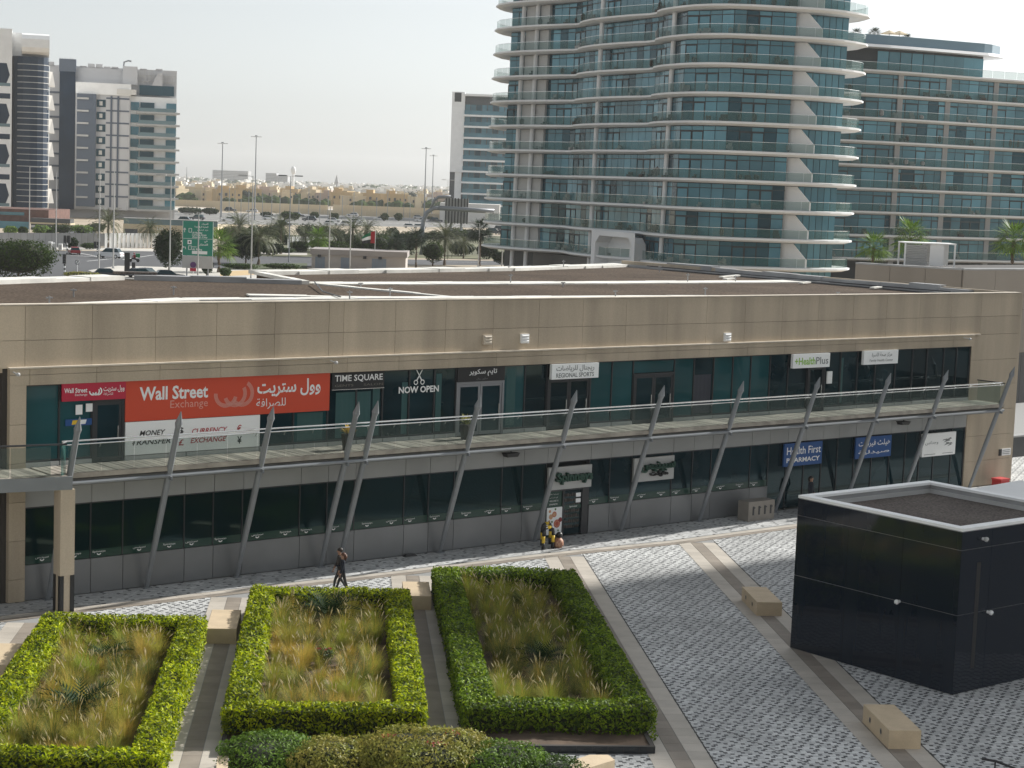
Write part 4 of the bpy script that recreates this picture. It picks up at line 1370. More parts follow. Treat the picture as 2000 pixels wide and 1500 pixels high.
# fountain grass clumps
def clump_mesh(seed, dry):
    rd = random.Random(seed)
    mb = MB()
    for k in range(420):
        a = rd.uniform(0, 6.283); lean = min(1.1, abs(rd.gauss(.42, .30))); L = rd.uniform(.50, 1.0)
        r0 = rd.uniform(0, .15)
        p = Vector((math.cos(a)*r0, math.sin(a)*r0, 0)); out = Vector((math.cos(a+rd.uniform(-.4, .4)), math.sin(a), 0))
        sdv = Vector((-out.y, out.x, 0))*rd.uniform(.0025, .0065)
        prev = p; w0 = 1.0
        segs = 4
        th = lean*.3
        dd = dry+rd.gauss(0, .15)
        for s_ in range(segs):
            th2 = th+lean*(.30+s_*.42)
            nx = prev+(out*math.sin(th)+Vector((0, 0, math.cos(th))))*(L/segs)
            w1 = 1-.24*(s_+1)
            mi = 1 if dd+.10*(s_-1.6) > .5 else 0
            mb.poly([prev-sdv*w0, prev+sdv*w0, nx+sdv*w1, nx-sdv*w1], mi)
            prev, w0, th = nx, w1, th2
    for k in range(rd.randint(1, 6)):
        a = rd.uniform(0, 6.283); out = Vector((math.cos(a), math.sin(a), 0)); ln = rd.uniform(.08, .5)
        p = Vector((0, 0, .2))
        q = p+(out*math.sin(ln)+Vector((0, 0, math.cos(ln))))*rd.uniform(.5, .78)
        e = q+(out*math.sin(ln*1.8)+Vector((0, 0, math.cos(ln*1.8))))*rd.uniform(.13, .24)
        mb.tube([p, q], .003, 3, mi=1, cap=False)
        mb.tube([q, q.lerp(e, .4), e], [.006, .013, .003], 5, mi=2)
    me_o = mb.build('grass_clump', [M['grass_dark'] if seed in (12, 15) else M['grass_green'], M['grass_tan'], M['plume']])
    return me_o
protos = [clump_mesh(11+i, (.15, .30, .45, .65, .38, .22)[i]) for i in range(6)]
used = [False]*6
NM = ['fountain grass clump growing in the left planting bed', 'fountain grass clump growing in the middle planting bed', 'fountain grass clump growing in the right planting bed']
CY = {0: [(205, 1298, .75), (155, 1405, 1.05)], 1: [(640, 1215, 1.15)], 2: [(1060, 1302, .8), (1010, 1185, .55)]}
def uvs(px, py, z=.3):
    return uv_of(spot(px, py, z))
for k in range(3):
    a, b, c, d = PLANTERS[k]
    keep = [uvs(x, y)+(.75*s_,) for x, y, s_ in CY[k]]
    if k == 1:
        keep += [uvs(632, 1335, .2)+(.55,), uvs(630, 1290)+(.5,), uvs(625, 1360, .2)+(.4,)]
    pts, tries = [], 0
    while len(pts) < 96 and tries < 6000:
        tries += 1
        u, v = rnd(a+1.12, b-1.02), rnd(c+2.3, d-1.25)
        if any(math.hypot(u-x, v-y) < r for x, y, r in keep) or any(math.hypot(u-x, v-y) < .53 for x, y in pts):
            continue
        pts.append((u, v))
    for u, v in pts:
        i = random.choice((0, 1, 2, 3, 4, 5)) if k < 2 else random.choice((0, 0, 1, 4, 5))
        if used[i]:
            o = protos[i].copy(); COL.objects.link(o)
        else:
            o = protos[i]; used[i] = True
        o.location = pz(u, v, .14)
        o.rotation_euler = (rnd(-.08, .08), rnd(-.08, .08), rnd(0, 6.28))
        s_ = random.choice((rnd(.5, .75), rnd(.75, 1.2), rnd(.8, 1.25)))
        o.scale = (s_*1.15, s_*1.15, s_)
        fv = (v-c-2.3)/(d-c-3.5)
        tag(o, ('green and gold ', 'dark green ', 'golden green ', 'straw coloured ', 'dark olive ', 'fresh green ')[i]+'fountain grass clump '+('by the left hedge' if u < a+2.0 else 'by the right hedge' if u > b-1.9 else 'in the middle')+', '+('front' if fv < .2 else 'lower part' if fv < .4 else 'centre' if fv < .6 else 'upper part' if fv < .8 else 'back')+' of the '+('left', 'middle', 'right')[k]+' bed', 'grass clump', 'fountain grass in the '+('left', 'middle', 'right')[k]+' bed')
# dark cycads among the grass
def cycad(label, u, v, sc):
    o = thing('cycad', label, 'plant', pz(u, v, .15), rnd(0, 6), None)
    mb = MB()
    for k in range(34):
        a = k*2.399; el = .25+1.05*(k/34.0); L = rnd(.85, 1.1)
        out = Vector((math.cos(a), math.sin(a), 0)); sv = Vector((-out.y, out.x, 0))
        prev = Vector((0, 0, .12)); th = el
        n = 11
        for s_ in range(n):
            nx = prev+(out*math.cos(th)+Vector((0, 0, math.sin(th))))*(L/n)
            th -= .10
            wd = .19*math.sin(math.pi*min(1, (s_+1.2)/(n+.6)))
            up = Vector((0, 0, .05))
            for sg_ in (-1, 1):
                t = nx+sv*sg_*wd+up+(nx-prev)*.8
                mb.poly([prev, nx-(nx-prev)*.35, t])
            prev = nx
    mb.build('fronds', M['cycad'], o)
    q = MB(); q.tube([(0, 0, -.02), (0, 0, .2)], [.12, .09], 8); q.build('stem', M['trunk'], o)
    o.scale = (sc*1.3, sc*1.3, sc*1.25)
    o.location.z += .15
names = {(0, 0): 'dark cycad half hidden by grass near the middle of the left bed', (0, 1): 'large dark cycad low in the left planting bed', (1, 0): 'large dark cycad near the back of the middle bed', (2, 0): 'dark cycad low in the right planting bed', (2, 1): 'small dark cycad farther back in the right bed'}
for k in range(3):
    for i, (x, y, s_) in enumerate(CY[k]):
        u, v = uvs(x, y)
        cycad(names[(k, i)], u, v, s_)
st = thing('flat_stone', 'pale flat stone lying among grass in the middle bed', 'stone', spot(632, 1338, .18))
q = MB()
q.prism([(.42*math.cos(t*.524)*rnd(.85, 1.1), .30*math.sin(t*.524)*rnd(.8, 1.1)) for t in range(12)], 0, .09, top_inset=[(.36*math.cos(t*.524)*rnd(.9, 1.05), .25*math.sin(t*.524)) for t in range(12)]); q.build('stone', mat('pale_stone', (.42, .39, .34), .9, var=.2, vs=5), st)
def bush(name, label, cat, c, rx, ry, rz, m, n, size, core=True, red=0, base=.15, group=None, trunk=False, lumps=5, rz0=0.0):
    """a shrub or tree crown of many leaf faces spread over uneven lobes"""
    o = thing(name, label, cat, (c[0], c[1], base), rz0, group)
    rd = random.Random(int(abs(c[0])*37+abs(c[1])*11)+n)
    lob = [(Vector((0, 0, rz)), 1.0)]
    for k in range(lumps):
        a, e = rd.uniform(0, 6.28), rd.uniform(-.2, .9)
        lob.append((Vector((rx*.55*math.cos(a)*math.cos(e), ry*.55*math.sin(a)*math.cos(e), rz+rz*.5*math.sin(e))), rd.uniform(.45, .68)))
    mb = MB()
    pts = []
    tot = sum(s_**2 for _, s_ in lob)
    for lc, s_ in lob:
        for _ in range(int(n*s_*s_/tot)):
            d = Vector((rd.gauss(0, 1), rd.gauss(0, 1), rd.gauss(0, 1))).normalized()
            rr_ = s_*rd.uniform(.82, 1.04)*(1+.08*math.sin(d.x*7+d.z*5)+.06*math.sin(d.y*9))
            p = lc+Vector((d.x*rx*rr_, d.y*ry*rr_, d.z*rz*rr_))
            if p.z > .02:
                pts.append((p, d))
    leaf_cloud(mb, pts, size)
    tag(mb.build('foliage' if not trunk else 'crown', m, o), kind='stuff')
    if core:
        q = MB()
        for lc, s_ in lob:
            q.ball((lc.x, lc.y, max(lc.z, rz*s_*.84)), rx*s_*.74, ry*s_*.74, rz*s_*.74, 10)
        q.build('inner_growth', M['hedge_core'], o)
    if red:
        q = MB()
        ps = []
        for _ in range(red):
            d = Vector((rd.gauss(0, 1), rd.gauss(0, 1), abs(rd.gauss(0, 1)))).normalized()
            cl = rd.choice(((.3, -.5), (-.4, -.3), (.5, .1)))
            ps.append((Vector((rx*(cl[0]+rd.gauss(0, .07)), ry*(cl[1]+rd.gauss(0, .07)), rz*1.0+rz*math.sqrt(max(.05, 1-cl[0]**2-cl[1]**2))))+d*.05, d))
        leaf_cloud(q, ps, size*.8)
        tag(q.build('flowers', M['flower'], o), kind='stuff')
    if trunk:
        q = MB(); q.tube([(0, 0, -base), (0, 0, rz*.9)], [.16, .1], 7); q.build('trunk', M['trunk'], o)
    return o
M['flower'] = mat('red_flower', (.42, .03, .04), .6, island=.3)
M['shrub_green'] = mat('green_shrub_leaf', (.12, .21, .028), .5, spec=.2, var=.3, vs=1.5, island=.4, transl=.3)
u, v = uvs(632, 1292)
bush('flowering_shrub', 'small dark shrub with red flowers in the middle bed', 'shrub', pz(u, v), .32, .32, .30, M['hedge_dark'], 900, .045, red=50)
SH = [(525, 46.0, 1.35, 1.25, .48, 'shrub_green', 3600, 'smooth green shrub at the left end of the front row', 0), (650, 45.8, 1.15, 1.15, .52, 'shrub_leaf', 3600, 'olive shrub between the smooth green one and the big flowering one', 0), (815, 46.2, 1.8, 1.4, .62, 'shrub_leaf', 6500, 'big olive shrub with red and yellow leaves in the front row', 60), (985, 46.0, 1.15, 1.1, .52, 'shrub_green', 3400, 'dark green shrub right of the big flowering shrub', 0), (1070, 45.7, 1.05, .9, .40, 'hedge_dark', 3000, 'low dark shrub next to the beige wall corner', 0)]
for px, Y, rx, ry, rz, m, n, lb, red in SH:
    p = at_dist(px, 1500, Y)
    bush('garden_shrub', lb, 'shrub', (p.x, Y, 0), rx, ry, rz, M[m], int(n*2.3), .058, red=red, base=.08, group='shrubs in the front bed')
lw = thing('low_wall', 'low beige garden wall corner in front of the shrubs', 'wall', spot(1151, 1474, .6)-Vector((0, 0, .6)))
o0 = spot(1151, 1474, .6)
q = MB(); q.prism([tuple((spot(*a, .6)-o0)[:2]) for a in ((1151, 1474), (1040, 1512), (1010, 1600), (1090, 1600), (1110, 1512), (1201, 1484), (1188, 1474))][::1], 0, .6); q.build('wall_block', M['beige_stone'], lw)
o0 = spot(425, 1476, .6)
lw = thing('low_wall', 'end of a low beige wall left of the front shrubs', 'wall', o0-Vector((0, 0, .6)))
q = MB(); q.prism([tuple((spot(*a, .6)-o0)[:2]) for a in ((425, 1476), (418, 1540), (443, 1540), (446, 1476))], 0, .6); q.build('wall_block', M['beige_stone'], lw)
fb_ = MB()
fb_.prism([tuple(spot(*a)[:2]) for a in ((450, 1530), (1120, 1530), (1150, 1505), (448, 1490))], 0, .28)
tag(fb_.build('front_bed_soil', M['soil']), kind='structure')
# ================================================================== glass apartment tower with wavy balconies
def off_line(pts, d):
    """the polyline moved sideways by d (to the right of its direction is towards the viewer)"""
    out = []
    for i, p in enumerate(pts):
        a = Vector(pts[max(0, i-1)]); b = Vector(pts[min(len(pts)-1, i+1)])
        t = (b-a).normalized()
        out.append((p[0]-t.y*d, p[1]+t.x*d))
    return out
def chaikin(pts, n=1):
    for _ in range(n):
        q = [pts[0]]
        for a, b in zip(pts, pts[1:]):
            q += [(a[0]*.75+b[0]*.25, a[1]*.75+b[1]*.25), (a[0]*.25+b[0]*.75, a[1]*.25+b[1]*.75)]
        pts = q+[pts[-1]]
    return pts
FLH, Z0 = 3.7, 6.2
M['glass_backing'] = mat('dark_mullion_grid', (.012, .018, .022), .5)
def storeys(root, name, front, back, glass, ks, pane_w, edge_shift, counts, skip=None, wallz=None, rail_off=.35, pane_h=3.02):
    pane = MB(); pane.box(-.5, .5, -.03, .03, 0, 1)
    protos = [pane.build('window_pane', M[g_], root) for g_ in ('t_glass_a', 't_glass_b', 't_glass_c')]
    usedp = [False]*3
    rd = random.Random(5)
    for k in ks:
        z = Z0+FLH*k
        fr_ = [(x+edge_shift*k, y) for x, y in front]
        bk_ = [(x+edge_shift*k*.6, y) for x, y in back]
        ring = fr_+bk_
        inn = off_line(fr_, .35)+bk_
        low = off_line(fr_, .8)+bk_
        m = MB()
        n = len(ring); b0 = 0
        for pl, zz in ((low, z-.32), (ring, z-.08), (ring, z+.16), (inn, z+.22)):
            m.v += [(p[0], p[1], zz) for p in pl]
        nf = len(fr_)
        for lv in range(3):
            for i in range(n):
                j = (i+1) % n
                m.face((lv*n+i, lv*n+j, (lv+1)*n+j, (lv+1)*n+i), 0)
        m.face(tuple(range(3*n, 4*n)), 0); m.face(tuple(range(n-1, -1, -1)), 0)
        m.build('balcony_slab', M['concrete'], root)
        # balustrade of glass panels with a rail
        bl = off_line(fr_, rail_off)
        bm_ = MB(); rl = MB()
        for (x0, y0), (x1, y1) in zip(bl, bl[1:]):
            L = math.hypot(x1-x0, y1-y0); c = max(1, int(L/1.7))
            for i in range(c):
                a_, b_ = (i+.012)/c, (i+.988)/c
                bm_.poly([(x0+(x1-x0)*a_, y0+(y1-y0)*a_, z+.24), (x0+(x1-x0)*b_, y0+(y1-y0)*b_, z+.24), (x0+(x1-x0)*b_, y0+(y1-y0)*b_, z+1.36), (x0+(x1-x0)*a_, y0+(y1-y0)*a_, z+1.36)])
            rl.obox(((x0+x1)/2, (y0+y1)/2, z+1.39), ((x1-x0)/2, (y1-y0)/2, 0), (0, .03, 0), (0, 0, .025))
        bo = bm_.build('balustrade', M['green_glass'], root)
        rl.build('rail', M['steel_bright'], bo)
        if k == ks[-1]:
            break
        gl = [(x+edge_shift*k*.6, y) for x, y in glass]
        bg_ = MB()
        for (x0, y0), (x1, y1) in zip(gl, gl[1:]):
            t = Vector((x1-x0, y1-y0, 0)); L = t.length; t.normalize(); nn = Vector((-t.y, t.x, 0))*.10
            bg_.poly([(x0+nn.x, y0+nn.y, z), (x1+nn.x, y1+nn.y, z), (x1+nn.x, y1+nn.y, z+FLH-.3), (x0+nn.x, y0+nn.y, z+FLH-.3)])
            fo = Vector((t.y, -t.x, 0))*.05
            bg_.obox(((x0+x1)/2+fo.x, (y0+y1)/2+fo.y, z+2.72), t*(L/2), fo*.6, (0, 0, .05))
            c = max(1, round(L/pane_w))
            bayseed = rd.randint(0, 3)
            for i in range(c):
                gi = rd.choices((0, 1, 2), weights=(4, 2, 4) if (i//3+bayseed) % 2 else (6, 1, 3))[0]
                if y0 > 0 and skip and skip(x0, i, c):
                    gi = 1
                o = protos[gi].copy() if usedp[gi] else protos[gi]
                if usedp[gi]: COL.objects.link(o)
                usedp[gi] = True
                if (i+bayseed) % 7 in (2, 3):
                    ca = Vector((x0+(x1-x0)*(i+.5)/c, y0+(y1-y0)*(i+.5)/c, 0))+fo; hw = L/c/2-.05
                    for sg_ in (-1, 1):
                        cc = ca+t*(hw*sg_); bg_.obox((cc.x, cc.y, z+1.45), t*.07, fo*.8, (0, 0, 1.25))
                    bg_.obox((ca.x, ca.y, z+2.60), t*hw, fo*.8, (0, 0, .07))
                cx_, cy_ = x0+(x1-x0)*(i+.5)/c, y0+(y1-y0)*(i+.5)/c
                o.location = (cx_, cy_, z+.25)
                o.rotation_euler = (0, rnd(-.004, .004), math.atan2(t.y, t.x)+rnd(-.006, .006))
                o.scale = (L/c-.10, 1, pane_h)
        bg_.build('mullion_grid', M['glass_backing'], root)
        # chairs, tables and plants left on the balconies
        fu = MB()
        for _ in range(16):
            i = rd.randint(0, len(gl)-2); t_ = rd.random()
            x = gl[i][0]+(gl[i+1][0]-gl[i][0])*t_; y = gl[i][1]+(gl[i+1][1]-gl[i][1])*t_
            tv = Vector((gl[i+1][0]-gl[i][0], gl[i+1][1]-gl[i][1], 0)).normalized(); o_ = Vector((tv.y, -tv.x, 0))*rd.uniform(.5, .9)
            w_, h_ = rd.uniform(.2, .6), rd.uniform(.25, .55)
            if rd.random() < .4:
                fu.ball((x+o_.x, y+o_.y, z+.2+h_*1.5), w_*.8, w_*.8, h_*1.3, 6)
            else:
                fu.obox((x+o_.x, y+o_.y, z+.2+h_/2), tv*w_, o_.normalized()*.22, (0, 0, h_/2)); fu.obox((x+o_.x*.7, y+o_.y*.7, z+.2+h_), tv*w_, o_.normalized()*.05, (0, 0, h_))
        tag(fu.build('balcony_furniture', M['cloth_brown'] if k % 2 else M['grey_letter'], root), kind='stuff')
tw = thing('apartment_tower', 'tall glass apartment tower with stacked wavy white balcony slabs', 'building', (0, 0, 0))
front = [(1.5, 300), (-4.7, 293), (-6.0, 285), (-2.6, 278.5), (4.0, 272.2), (7.0, 270.4), (7.0, 266.4), (9.0, 260.5), (13.2, 254.0), (16.8, 250.4), (16.6, 245.6), (18.4, 240.6), (21.5, 236.2), (26, 234.4), (33, 235.4), (37.6, 236.4), (41.4, 238.9), (44.9, 243.6), (44.4, 249), (40, 256)]
back = [(34, 285), (20, 308)]
glass = [(-2.6, 284.6), (7.0, 272.3), (11.2, 263.0), (17.6, 250.6), (20.6, 240.6), (26.2, 236.4), (34.4, 237.9)]
storeys(tw, 'tower', chaikin(front, 1), back, glass, range(0, 12), 1.75, .10, None)
glass2 = [(36.4, 239.7), (42.0, 242.7)]
pane = MB(); pane.box(-.5, .5, -.03, .03, 0, 1)
gp0 = pane.build('window_pane', M['t_glass_c'], tw)
first = True
for k in range(-1, 11):
    z = Z0+FLH*k
    (x0, y0), (x1, y1) = glass2
    sh = .06*k
    L = math.hypot(x1-x0, y1-y0)
    for i in range(6):
        o = gp0 if first else gp0.copy()
        if not first: COL.objects.link(o)
        first = False
        o.location = (x0+sh+(x1-x0)*(i+.5)/6, y0+(y1-y0)*(i+.5)/6, z+.25)
        o.rotation_euler = (0, 0, math.atan2(y1-y0, x1-x0)); o.scale = (L/6-.10, 1, 3.05)
    q = MB(); q.poly([(x0+sh-.06, y0+.12, z), (x1+sh, y1+.12, z), (x1+sh, y1+.12, z+3.4), (x0+sh-.06, y0+.12, z+3.4)]); q.build('mullion_grid', M['glass_backing'], tw)
    # slanted side wall between the two balconies
    if k >= 0:
        q = MB()
        a_, b_ = Vector((34.3+sh, 238.6, 0)), Vector((37.6+sh, 236.9, 0))
        u_ = b_-a_; th = Vector((.12, .12, 0))
        prof = [(0, .2), (1.0, .2), (1.0, 1.25), (.48, 3.3), (0, 3.3)]
        pts = [a_+u_*s_+Vector((0, 0, z+h_)) for s_, h_ in prof]
        q.poly(pts); q.poly([p+th for p in pts][::-1])
        for i in range(5):
            j = (i+1) % 5
            q.poly([pts[i], pts[i]+th, pts[j]+th, pts[j]])
        q.build('side_wall', M['concrete'], tw)
        # plain wall panels at the left end
        gl = Vector((-2.6+sh, 284.6, 0)); ge = Vector((7.0+sh, 272.3, 0)); d = (ge-gl).normalized(); nn = Vector((d.y, -d.x, 0))
        for s0, s1 in ((4.2, 6.7), (7.6, 9.8)):
            q = MB(); c = gl+d*((s0+s1)/2)+nn*.25+Vector((0, 0, z+1.75)); q.obox(c, d*((s1-s0)/2), nn*.2, (0, 0, 1.55)); q.build('wall_panel', M['grey_light'], tw)
for x, y, dx in ((-.8, 281.0, 0), (1.3, 278.2, 0), (10.4, 262.4, 0), (19.2, 244.0, 0)):
    q = MB(); q.tube([(x, y, 0), (x+dx+.06*10, y, Z0+FLH*11)], .33, 8); q.build('column', M['concrete'], tw)
q = MB(); q.prism([(-2.0, 288), (8.6, 273.6), (12.9, 264.2), (19.0, 251.6), (22.0, 241.9), (26.6, 237.9), (34.2, 239.4), (41.0, 245), (40, 280), (24, 300)], 0, Z0+FLH*12); q.build('core', M['glass_backing'], tw)
# base: dark wall, pale entrance portal
q = MB(); q.prism([(2.5, 281.5), (8.5, 270.5), (14.2, 258.2), (15.0, 259.5), (9.5, 271), (3.5, 283)], 0, 5.6); q.build('base_wall', M['frame_dark'], tw)
pt = MB()
a_, b_ = Vector((11.0, 258.3, 0)), Vector((16.4, 246.4, 0))
d = (b_-a_).normalized(); nn = Vector((d.y, -d.x, 0))
w_ = (b_-a_).length
outer = [(0, 2.0), (w_, 2.0), (w_, 9.8), (0, 9.8)]
hole = [(1.0, 2.8), (w_-.7, 2.8), (w_-.7, 7.6), (w_-1.2, 8.6), (w_-2.2, 9.1), (2.6, 9.1), (1.5, 8.5), (1.0, 7.4)]
def PP(s_, h_, o_):
    p = a_+d*s_+nn*o_
    return (p.x, p.y, h_)
oo = [(1.0, 0.5), (w_, .5), (w_, 2.8), (w_, 8.6), (w_, 9.9), (0, 9.9), (0, 8.5), (0, .5)]
hh = [(1.0, 2.8), (w_-.7, 2.8), (w_-.7, 5), (w_-1.0, 8.4), (w_-2.0, 9.2), (2.4, 9.2), (1.3, 8.2), (1.0, 5)]
for i in range(8):
    j = (i+1) % 8
    pt.poly([PP(*oo[i], .6), PP(*oo[j], .6), PP(*hh[j], .6), PP(*hh[i], .6)])
    pt.poly([PP(*hh[i], .6), PP(*hh[j], .6), PP(*hh[j], -1.6), PP(*hh[i], -1.6)])
pt.poly([PP(*h_, -1.6) for h_ in hh])
pt.build('entrance_portal', M['concrete'], tw)
# curved apartment wing to the right
wg = thing('apartment_wing', 'lower curved apartment wing with long straight balcony slabs, right of the tower', 'building', (0, 0, 0))
wf = [(40, 286), (47, 287.5), (56, 290), (63, 293.0), (72, 297.5), (81, 302), (90, 305), (102, 307)]
wb = [(102, 330), (40, 325)]
wgl = [(x+.4, y+1.7) for x, y in wf]
storeys(wg, 'wing', chaikin(wf, 1), wb, wgl, range(0, 9), 2.2, 0, None)
for x, y in ((60.0, 293.3), (68.6, 297.5), (77.4, 301.9), (86.0, 305.2)):
    q = MB(); q.obox((x, y, Z0/2+FLH*4), (.45, .2, 0), (-.1, .35, 0), (0, 0, FLH*4+Z0/2)); q.build('column', M['concrete_grey'], wg)
q = MB(); q.prism([(40, 292), (63, 299), (81, 308), (102, 312), (102, 330), (40, 325)], 0, Z0+FLH*8-.1); q.build('core', M['glass_backing'], wg)
# penthouse level on the left half of the wing
ph = [(40, 286), (47, 287.5), (56, 290), (63, 293), (72, 297.3), (76.5, 299.4), (79.5, 304)]
zt = Z0+FLH*9
q = MB(); q.prism([(42, 290), (56, 293), (66, 297), (75.0, 301.5), (74, 318), (42, 318)], Z0+FLH*8+.2, zt); q.build('penthouse', M['glass_backing'], wg)
pane = MB(); pane.box(-.5, .5, -.03, .03, 0, 1)
first = True
pp_ = pane.build('window_pane', M['t_glass_a'], wg)
for (x0, y0), (x1, y1) in (((56, 292.8), (66, 296.8)), ((66, 296.8), (75, 301.3))):
    for i in range(5):
        o = pp_ if first else pp_.copy()
        if not first: COL.objects.link(o)
        first = False
        o.location = (x0+(x1-x0)*(i+.5)/5, y0+(y1-y0)*(i+.5)/5-.06, Z0+FLH*8+.3); o.rotation_euler = (0, 0, math.atan2(y1-y0, x1-x0)); o.scale = (2.0, 1, 3.0)
m = MB(); rp = chaikin(ph, 1)
m.prism(rp+[(74, 318), (42, 318)], zt, zt+.45, top_inset=off_line(rp, .3)+[(74, 318), (42, 318)]); m.build('roof_slab', M['concrete'], wg)
m = MB()
bl = off_line(rp, 1.2)
for (x0, y0), (x1, y1) in zip(bl, bl[1:]):
    m.poly([(x0, y0, zt+.45), (x1, y1, zt+.45), (x1, y1, zt+2.0), (x0, y0, zt+2.0)])
m.build('roof_screen', mat('blue_grey_screen', (.13, .22, .28), .3), wg)
for px, hgt in ((1745, 1.9), (1765, 1.9)):
    c = at_dist(px, 90, 300)
    um = thing('parasol', 'cream parasol on the roof terrace, '+('nearer the tower' if px == 1745 else 'farther from the tower'), 'parasol', (c.x, 304, zt+.45), 0, 'parasols on the roof terrace')
    q = MB(); q.tube([(0, 0, 0), (0, 0, 3.2)], .05, 6); q.build('pole', M['steel'], um)
    q = MB()
    for i in range(8):
        a0, a1 = i*math.pi/4, (i+1)*math.pi/4
        q.poly([(0, 0, 3.5), (1.5*math.cos(a0), 1.5*math.sin(a0), 2.9), (1.5*math.cos(a1), 1.5*math.sin(a1), 2.9)])
    q.build('canopy', M['villa_cream'], um)

# ------------------------------------------------------------------ beige block behind the right end, roof unit
bb = thing('beige_block', 'plain beige walled retail block behind the right end of the shopping building', 'building', (0, 0, 0))
c0_ = spot(1880, 525, 10.6)
pts = [c0_-FN*0+FE*0, c0_+FE*60, c0_+FE*60-FN*40, c0_-FN*12+FE*0]
c1_ = spot(1672, 513, 10.6)
q = MB(); q.prism([tuple(p[:2]) for p in (c0_, c0_+FE*60, c0_+FE*60-FN*12, c1_+FE*14, c1_)], 0, 10.45); q.build('body', M['joint'], bb)
def wall_pieces(p, q_, n, zs):
    d = (q_-p); L = d.length; d.normalize(); nn = Vector((d.y, -d.x, 0))
    for i in range(n):
        for z0, z1 in zs:
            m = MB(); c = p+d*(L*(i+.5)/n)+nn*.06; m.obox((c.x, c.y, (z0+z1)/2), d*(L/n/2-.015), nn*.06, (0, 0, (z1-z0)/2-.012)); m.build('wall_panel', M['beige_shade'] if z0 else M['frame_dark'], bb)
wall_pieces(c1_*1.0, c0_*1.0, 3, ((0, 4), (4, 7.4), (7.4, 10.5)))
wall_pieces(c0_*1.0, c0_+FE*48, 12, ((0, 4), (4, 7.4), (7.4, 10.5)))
q = MB()
for a_, b_ in ((c1_, c0_), (c0_, c0_+FE*60)):
    d = (b_-a_).normalized(); nn = Vector((d.y, -d.x, 0)); c = (a_+b_)/2
    q.obox((c.x-nn.x*.35, c.y-nn.y*.35, 10.56), d*((b_-a_).length/2), nn*.45, (0, 0, .06))
q.build('coping', M['coping_grey'], bb)
uo = at_dist(1808, 520, 145)
ac = thing('roof_unit', 'pale louvred plant box standing on the beige block roof', 'plant box', (uo.x, 145, 10.5), FROT-.7)
W_, D_, H_ = 1.95, 1.3, 1.75
for x in (-W_, W_):
    for y in (-D_, D_):
        q = MB(); q.box(x-.06, x+.06, y-.06, y+.06, -.3, H_); q.build('post', M['white'], ac)
q = MB(); q.box(-W_-.08, W_+.08, -D_-.08, D_+.08, H_, H_+.09); q.build('top', M['white'], ac)
for k in range(12):
    for y in (-D_,):
        q = MB(); q.obox((-1.05+(.0), y, .12+k*.135), (.82, 0, 0), (0, .04, .02), (0, -.01, .045)); q.build('louvre', M['grey_light'], ac)
q = MB(); q.box(.0, 1.1, -D_+.02, -D_+.06, .05, H_); q.box(-.1, W_, D_-.05, D_, .05, H_); q.build('side_panel', M['white'], ac)
q = MB(); q.box(-.25, .75, -.4, .4, .3, 1.1); q.build('machine', M['grey_light'], ac)

# tall residential block out of the frame to the right, it throws the broad shade over the paving
ob = thing('residential_block', 'plain residential block standing to the right of the plaza', 'building', FA+FE*75+FN*9.4, FROT)
q = MB(); q.box(0, 16, -46, 0, 0, 41.4); q.build('body', M['pale_render'], ob)
q = MB()
for f in range(10):
    for j in range(10):
        q.box(-.05, .0, -4.4-j*4.4+1.0, -4.4-j*4.4+3.6, 1.6+f*3.9, 3.6+f*3.9)
        if j < 3: q.box(1.5+j*5, 4.0+j*5, .0, .05, 1.6+f*3.9, 3.6+f*3.9)
tag(q.build('windows', M['t_glass_b'], ob), kind='stuff')

# the building the photograph is taken from, behind the viewpoint
vb = thing('residential_block', 'broad residential block on the near side of the plaza, behind the viewpoint', 'building', (0, -3, 0))
q = MB(); q.box(-60, 40, -18, 0, 0, 23); q.build('body', M['pale_render'], vb)
q = MB()
for f in range(6):
    for j in range(20):
        q.box(-58+j*4.9, -56+j*4.9, .0, .06, 1.0+f*3.7, 3.5+f*3.7)
tag(q.build('windows', M['t_glass_b'], vb), kind='stuff')
# ================================================================== streets behind the shopping building
def sheet(name, pts, m, z):
    q = MB(); q.poly([spot(x, y, z) for x, y in pts]); return tag(q.build(name, m), kind='structure')
sheet('road', [(-250, 490), (330, 490), (700, 505), (1000, 510), (1000, 518), (700, 517), (450, 530), (330, 528), (150, 545), (-250, 560)], M['asphalt'], -.044)
sheet('road', [(60, 488), (160, 489), (190, 450), (130, 446)], M['asphalt'], -.040)
sheet('highway', [(330, 436), (1000, 446), (1000, 423), (330, 414)], M['highway'], -.044)
sheet('service_road', [(330, 409), (1000, 416), (1000, 412), (330, 405)], M['pavement'], -.040)
sheet('traffic_island', [(172, 528), (230, 519), (420, 524), (600, 531), (700, 545), (240, 545), (195, 536)], M['pavement'], -.036)
sheet('pavement', [(95, 489), (128, 487), (300, 491), (600, 498), (600, 494), (300, 486), (120, 482), (90, 484)], M['pavement'], -.036)
sheet('verge', [(430, 499), (1000, 507), (1000, 462), (700, 456), (430, 462)], mat('dry_green_verge', (.13, .13, .07), .95, var=.4, vs=.05), -.040)
sheet('verge', [(440, 527), (600, 525), (600, 514), (440, 516)], mat('green_verge', (.06, .075, .03), .95, var=.3, vs=.1), -.032)
sheet('sand_patch', [(430, 530), (500, 527), (505, 536), (430, 540)], mat('orange_sand', (.55, .40, .22), .95), -.030)
mk = MB()
for a, b in (((120, 497), (235, 506)), ((150, 493), (210, 505)), ((240, 507), (300, 498)), ((170, 510), (240, 503)), ((620, 512), (760, 513)), ((860, 511), (950, 513))):
    p, q_ = spot(*a, -.03), spot(*b, -.03); d = (q_-p).normalized(); nn = Vector((-d.y, d.x, 0))*.16
    mk.poly([p-nn, q_-nn, q_+nn, p+nn])
tag(mk.build('road_markings', M['marking']), kind='structure')
mk = MB()
